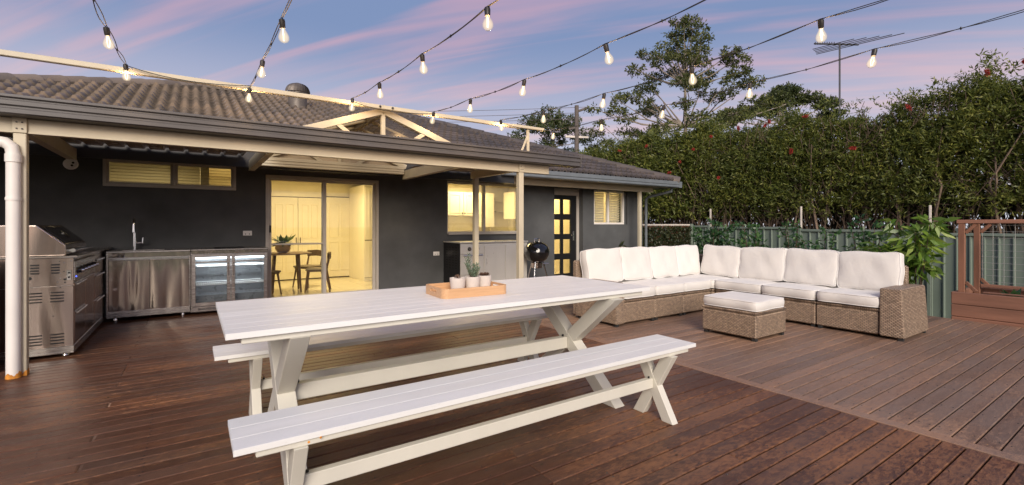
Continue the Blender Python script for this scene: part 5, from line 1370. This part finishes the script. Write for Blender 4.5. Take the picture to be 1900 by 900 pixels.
shrub('shrub', 'low bushy shrub just left of the fence post with the middle stake', 10.6, 4.38, -.7, 1.82, .70, 560, .105, .046, M['citrus'], 34, GP, 5)
shrub('shrub', 'upright shrub in front of the green fence behind the third right-wing cushion', 10.2, 3.42, -.7, 1.98, .72, 680, .105, .046, M['citrus'], 35, GP, 6)
shrub('long_leaved_shrub', 'bright green drooping long-leaved shrub behind the right sofa end', 9.65, 2.60, -.7, 1.98, .72, 560, .24, .064, M['mango'], 36, None, 6, .7, .62)
shrub('long_leaved_shrub', 'lower yellowish long-leaved shrub left of the bright drooping one', 9.55, 3.05, -.7, 1.66, .80, 300, .22, .052, M['mango'], 37, None, 5, .6, .55)
shrub('shrub', 'small dark plant against the house wall behind the left sofa cushions', 7.75, 7.3, -.72, 1.50, .5, 160, .14, .035, M['ivy'], 38, None, 4)

def hedge():
    T = thing('bottlebrush_hedge', 'tall dense green hedge with scattered red flowers behind the fence', 'hedge', (13.6, 6, -.7))
    r = rs(77); Y = [-6, 1.9, 2.65, 3.15, 3.5, 5, 7, 10, 12, 14, 17, 20]; Z = [4.5, 4.25, 4.22, 4.05, 3.85, 3.85, 4.0, 4.25, 4.15, 4.0, 3.8, 3.6]
    def top(y): return np.interp(y, Y, Z)
    # twigs: centres packed through the volume, denser toward the outer skin, broken by clump noise
    n = 36000
    y = r.uniform(-2.5, 19.5, n); u = r.uniform(0, 1, n)
    zt = top(y) + .16 * np.sin(y * 2.3) + .12 * np.sin(y * 5.1 + 1) + r.normal(0, .07, n)
    z = 1.35 + (zt - 1.35) * (u ** .8)
    depth = np.abs(r.normal(0, .55, n)); bulge = .35 * np.sin(y * 1.7 + np.sin(z * 1.9) * 1.4) + .25 * np.sin(z * 3.1 + y * 2.9)
    x = 12.95 + depth + .18 * bulge + np.maximum(0, (z - (zt - .9))) * .45
    keep = (np.sin(y * 3.7 + z * 1.3) + np.sin(z * 4.9 - y * 2.1) + r.normal(0, .9, n)) > -1.9
    keep &= ~((z < 1.65) & (r.uniform(0, 1, n) > .45))
    C = np.c_[x, y, z][keep]; m = len(C)
    O = np.c_[np.full(m, -.8), np.zeros(m), np.full(m, .45)] + unit(m, r) * .5
    C2, D, Nn, Ln, Wd = tufts(C, O, r, 11, .035, .105, .026)
    k = C2[:, 1] > 9; Ln[k] *= 1.35; Wd[k] *= 1.6
    leaf_mesh('foliage', C2, D, Nn, Ln, Wd, M['hedge'], T)
    n = 5200; y = r.uniform(-2.5, 19.5, n); z = r.uniform(.3, 1, n) ** .8 * (top(y) - .35); z = np.maximum(z, .2); C = np.c_[14.3 + r.uniform(0, .5, n), y, z]
    leaf_mesh('inner_foliage', *tufts(C, np.tile([-1, 0, .4], (n, 1)), r, 9, .05, .20, .075), M['hedge'], T)
    n = 9000; y = r.uniform(-2.5, 19.5, n); C = np.c_[13.6 + r.uniform(0, .9, n), y, r.uniform(.0, 1.75, n)]; D = unit(n, r) * .5 + np.array([0, 0, 1.])
    leaf_mesh('dry_brush', C, D, unit(n, r) - np.array([1.2, 0, 0]), r.uniform(.25, .6, n), r.uniform(.03, .08, n), M['dry'], T)
    # loose sprigs above the top line
    n = 420; y = r.uniform(-1, 17, n); C = np.c_[13.1 + r.uniform(0, .8, n), y, top(y) + np.abs(r.normal(0, .16, n)) + .05]
    leaf_mesh('sprig', *tufts(C, np.tile([0, 0, 1.], (n, 1)), r, 9, .03, .11, .028), M['hedge'], T)
    # stems
    b = MB(); rng = random.Random(4)
    for i in range(120):
        y = -2.3 + i * .18 + rng.uniform(-.08, .08); x = 13.3 + rng.uniform(-.25, .3); rr = rng.uniform(.014, .045)
        b.tube([(x, y, -.7), (x + rng.uniform(-.1, .1), y + rng.uniform(-.12, .12), .8), (x + rng.uniform(-.25, .2), y + rng.uniform(-.3, .3), 2.0), (x + rng.uniform(-.3, .3), y + rng.uniform(-.5, .5), 3.2)], [rr, rr * .8, rr * .6, .006], 6, cap=False)
    b.build('stem', M['bark'], T, fixn=False, kind='stuff')
    b = MB()
    for i in range(5200):
        y = rng.uniform(-2.4, 19); z = rng.uniform(.4, 2.2) if i % 3 else rng.uniform(2, 3.6); x = 13.0 + abs(rng.gauss(0, .35)); l = rng.uniform(.15, .55); a = rng.gauss(0, .7)
        b.bar((x, y, z), (x + rng.uniform(-.1, .1), y + l * math.sin(a), z + l * math.cos(a)), .009, .009)
    b.build('twig', M['twig'], T, fixn=False, kind='stuff')
    fr = [(8.8, 3.55), (8.2, 3.85), (7.35, 3.95), (6.6, 3.9), (5.6, 3.95), (3.55, 3.75), (2.35, 4.18), (1.85, 4.25), (9.6, 2.9), (5.9, 3.1), (4.55, 3.0), (7.9, 2.6), (10.6, 3.9), (11.8, 3.9), (6.5, 3.98), (9.2, 3.2)]
    for k, (y, z) in enumerate(fr):
        rr = rs(100 + k); n = 160; d = unit(n, rr); d[:, 0] -= .4
        c = np.array([12.72 - .05 * (z < 3.4) * 2, y, z - .06]); ax = unit(1, rr)[0] * .05
        CC = c + d * .03 + ax * rr.uniform(-1, 1, (n, 1))
        leaf_mesh('flower', CC, d, unit(n, rr), np.full(n, .045), np.full(n, .011), M['red'], T)
hedge()
def distant():
    # paling glimpses and houses are hidden; open yard beyond the hedge stays grass
    def tree(label, x, y, zb, clumps, trunk_top, r0, mat, seed, n_leaf, ll, lw, bark='barkpale', name='gum_tree'):
        T = thing(name, label, 'tree', (x, y, zb)); rng = random.Random(seed); r = rs(seed)
        b = MB(); tt = Vector(trunk_top)
        b.tube([(0, 0, 0), (tt.x * .3 + .1, tt.y * .3, tt.z * .5), tuple(tt)], [r0, r0 * .8, r0 * .62], 10)
        tips = [Vector(c[:3]) for c in clumps]
        hi = sorted(tips, key=lambda t: -t.z)
        forks = [tt, tt + Vector((0, 0, (hi[0].z - tt.z) * .35)), tt + Vector((.1, .1, (hi[0].z - tt.z) * .62))]
        b.tube([tuple(f) for f in forks], [r0 * .62, r0 * .42, r0 * .28], 8, cap=False)
        for i, t in enumerate(tips):
            f = min(forks, key=lambda q: (t - q).length + (40 if q.z > t.z - .1 else 0))
            crown_branches(b, f, [t], r0 * .26, rng, 3, .35)
        twc = []; 
        CL = []; OO = []
        tot = sum(c[3] * c[4] for c in clumps)
        for c in clumps:
            m = max(10, int(n_leaf / 12 * (c[3] * c[4]) / tot)); d = unit(m, r) * (r.uniform(.35, 1, (m, 1)) ** .6); d[:, 2] = np.where(d[:, 2] < 0, d[:, 2] * .55, d[:, 2])
            p = np.array(c[:3]) + d * np.array([c[3], c[3], c[4]]); CL.append(p); OO.append(d)
            for q in p[::5]: b.tube([tuple(c[:3]), tuple(q)], [.022, .008], 4, cap=False)
        b.build('trunk', M[bark], T, local=True, fixn=False)
        leaf_mesh('crown', *tufts(np.vstack(CL), np.vstack(OO), r, 12, .07, ll, lw, .15), mat, T, local=True)
    def layout(seed, H_, W_, n, z0, prof, flat=.42, rmin=.45, rmax=1.0):
        rng = random.Random(seed); out = []; tries = 0
        while len(out) < n and tries < 5000:
            tries += 1; t = rng.random(); z = z0 + (H_ - z0) * t; w2 = prof(t) * W_ / 2; a = rng.uniform(0, 6.28); rr = math.sqrt(rng.random()) * w2
            p = (rr * math.cos(a), rr * math.sin(a), z); rc = rng.uniform(rmin, rmax)
            if all((Vector(p) - Vector(o[:3])).length > (rc + o[3]) * .52 for o in out): out.append((*p, rc, rc * flat))
        return out
    # big open gum, 25 m away
    D = 26; s = (1272 - 950) / 872; X = D * FW[0] + s * D * RT[0]; Yy = D * FW[1] + s * D * RT[1]
    pr = lambda t: .95 * (math.sin(min(1, t * 1.05 + .12) * math.pi) ** .5) * (1.05 - .5 * t) + .12
    tree('tall open gum tree with pale branches rising above the hedge', X, Yy, -.7, layout(3, 13.3, 11.6, 88, 4.6, pr, .38, .34, .84), (0, 0, 4.2), .22, M['gum'], 51, 24000, .19, .075)
    D = 30; s = (1455 - 950) / 872; X = D * FW[0] + s * D * RT[0]; Yy = D * FW[1] + s * D * RT[1]
    rq = random.Random(8); cl = [(a + rq.uniform(-.3, .3), b_ + rq.uniform(-.5, .5), c_ + .75 + rq.uniform(-.2, .2), d_ * .72, e_ * .62) for k in (0, 1) for (a, b_, c_, d_, e_) in [(-3.0, 1.5, 8.0, 1.1, .4), (-2.0, 1.2, 8.4, 1.0, .42), (-1.0, .3, 9.1, 1.2, .5), (0, 0, 9.6, 1.4, .6), (1.1, -.6, 9.3, 1.3, .55), (2.0, -1.2, 8.8, 1.1, .5), (2.9, -1.8, 8.2, 1.0, .5), (.4, 1, 8.6, 1.2, .4), (3.5, -2.4, 7.6, .8, .5), (-3.4, 2, 7.4, .7, .4)]]
    tree('flat-topped tree above the hedge, right of the tall gum', X, Yy, -.7, cl, (0, 0, 5.2), .2, M['gumdark'], 52, 15000, .16, .08, name='flat_topped_tree')
    D = 30; s = (1028 - 950) / 872; X = D * FW[0] + s * D * RT[0]; Yy = D * FW[1] + s * D * RT[1]
    cl = [(-1.2, .8, 8.2, .95, .7), (-.3, .2, 8.7, 1.1, .7), (.7, -.4, 8.3, .95, .7), (-.4, -.6, 7.8, 1.2, .6), (1.5, -1, 7.4, .7, .6), (-2.0, 1.3, 7.3, .7, .6), (.4, .6, 7.3, .9, .4), (-1.1, -.2, 6.7, .8, .4), (1.0, -.2, 6.5, .8, .4), (2.9, -2, 6.0, .7, .35), (2.2, -1.4, 6.5, .6, .3), (-1.9, 1.2, 5.7, .8, .4), (0, 0, 5.6, .8, .4), (1.5, -.8, 5.3, .9, .4), (-.8, .6, 5.0, .9, .4), (3.2, -2.2, 5.2, .7, .35), (.6, -.2, 4.6, 1.1, .4), (2.4, -1.6, 4.7, .8, .35)]
    tree('round-topped tree behind the power pole above the roof', X, Yy, -.7, cl, (0, 0, 3.9), .17, M['gumdark'], 53, 16000, .14, .075, name='round_topped_tree')
    # power pole
    D = 27; s = (1070 - 950) / 872; X = D * FW[0] + s * D * RT[0]; Yy = D * FW[1] + s * D * RT[1]
    Pl = thing('power_pole', 'grey timber power pole with crossarms above the house roof', 'power pole', (X, Yy, -.7))
    zt = CAMH + (418 - 196) / 872 * D
    b = MB(); b.tube([(X, Yy, -.7), (X, Yy, zt)], [.17, .12], 12); b.build('pole', M['polegrey'], Pl, smooth=True)
    rx, ry = RT; 
    def arm(z, a, c, dz=0, m='polegrey', t=.12): MB().bar((X + rx * a, Yy + ry * a, z), (X + rx * c, Yy + ry * c, z + dz), t, t, .01).build('crossarm', M[m], Pl)
    arm(zt - .35, .0, .62, .22); arm(zt - 1.78, -.65, .68, -.05, 'stake'); arm(zt - 1.35, -.45, .0, .1)
    for k in (-.5, .5):
        b = MB(); b.lathe([(.05, 0), (.07, .06), (.04, .14)], (X + rx * k, Yy + ry * k, zt - 1.72), 10); b.build('insulator', M['black'], Pl, smooth=True)
    for k, (z, dx) in enumerate(((zt - .08, .55), (zt - .42, -.1), (zt - .75, -.1))):
        Tl = thing('power_line', ['top', 'middle', 'lowest'][k] + ' thin power line crossing the sky left of the pole', 'power line', (X, Yy, z), 0, 'power lines')
        P = [(X + rx * dx - 30 * t * (rx * .95), Yy + ry * dx + 4 * t - 30 * t * ry * .95, z + 1.1 * t - 1.6 * t * (1 - t)) for t in np.linspace(0, 1, 24)]
        b = MB(); b.tube(P, .012, 4); b.build('wire', M['polegrey'], Tl, fixn=False)
    # antenna
    D = 17; s = (1558 - 950) / 872; X = D * FW[0] + s * D * RT[0]; Yy = D * FW[1] + s * D * RT[1]
    A = thing('tv_antenna', 'tall thin television antenna mast above the hedge', 'antenna', (X, Yy, -.7))
    zt = CAMH + (418 - 80) / 872 * D
    b = MB(); b.tube([(X, Yy, -.7), (X, Yy, zt + .02)], .032, 8); b.build('mast', M['antenna'], A)
    b = MB(); b.tube([(X - rx * .92, Yy - ry * .92, zt - .02), (X + rx * .68, Yy + ry * .68, zt - .06)], .03, 6); b.build('boom', M['antenna'], A)
    for k, a in enumerate((-.25, -.02, .22, .45, .66)):
        l = .42 + .11 * k; ox, oy = X + rx * a, Yy + ry * a
        b = MB(); b.tube([(ox + FW[0] * l * 1.15 - rx * l, oy + FW[1] * l * 1.15 - ry * l, zt - .04), (ox - FW[0] * l * 1.15 + rx * l, oy - FW[1] * l * 1.15 + ry * l, zt - .04)], .015, 5); b.build('element', M['antenna'], A)
    for k in range(9):
        a = -.88 + k * .085; b = MB(); b.tube([(X + rx * a, Yy + ry * a, zt - .06), (X + rx * a, Yy + ry * a, zt + .04)], .015, 5); b.build('director', M['antenna'], A)
distant()
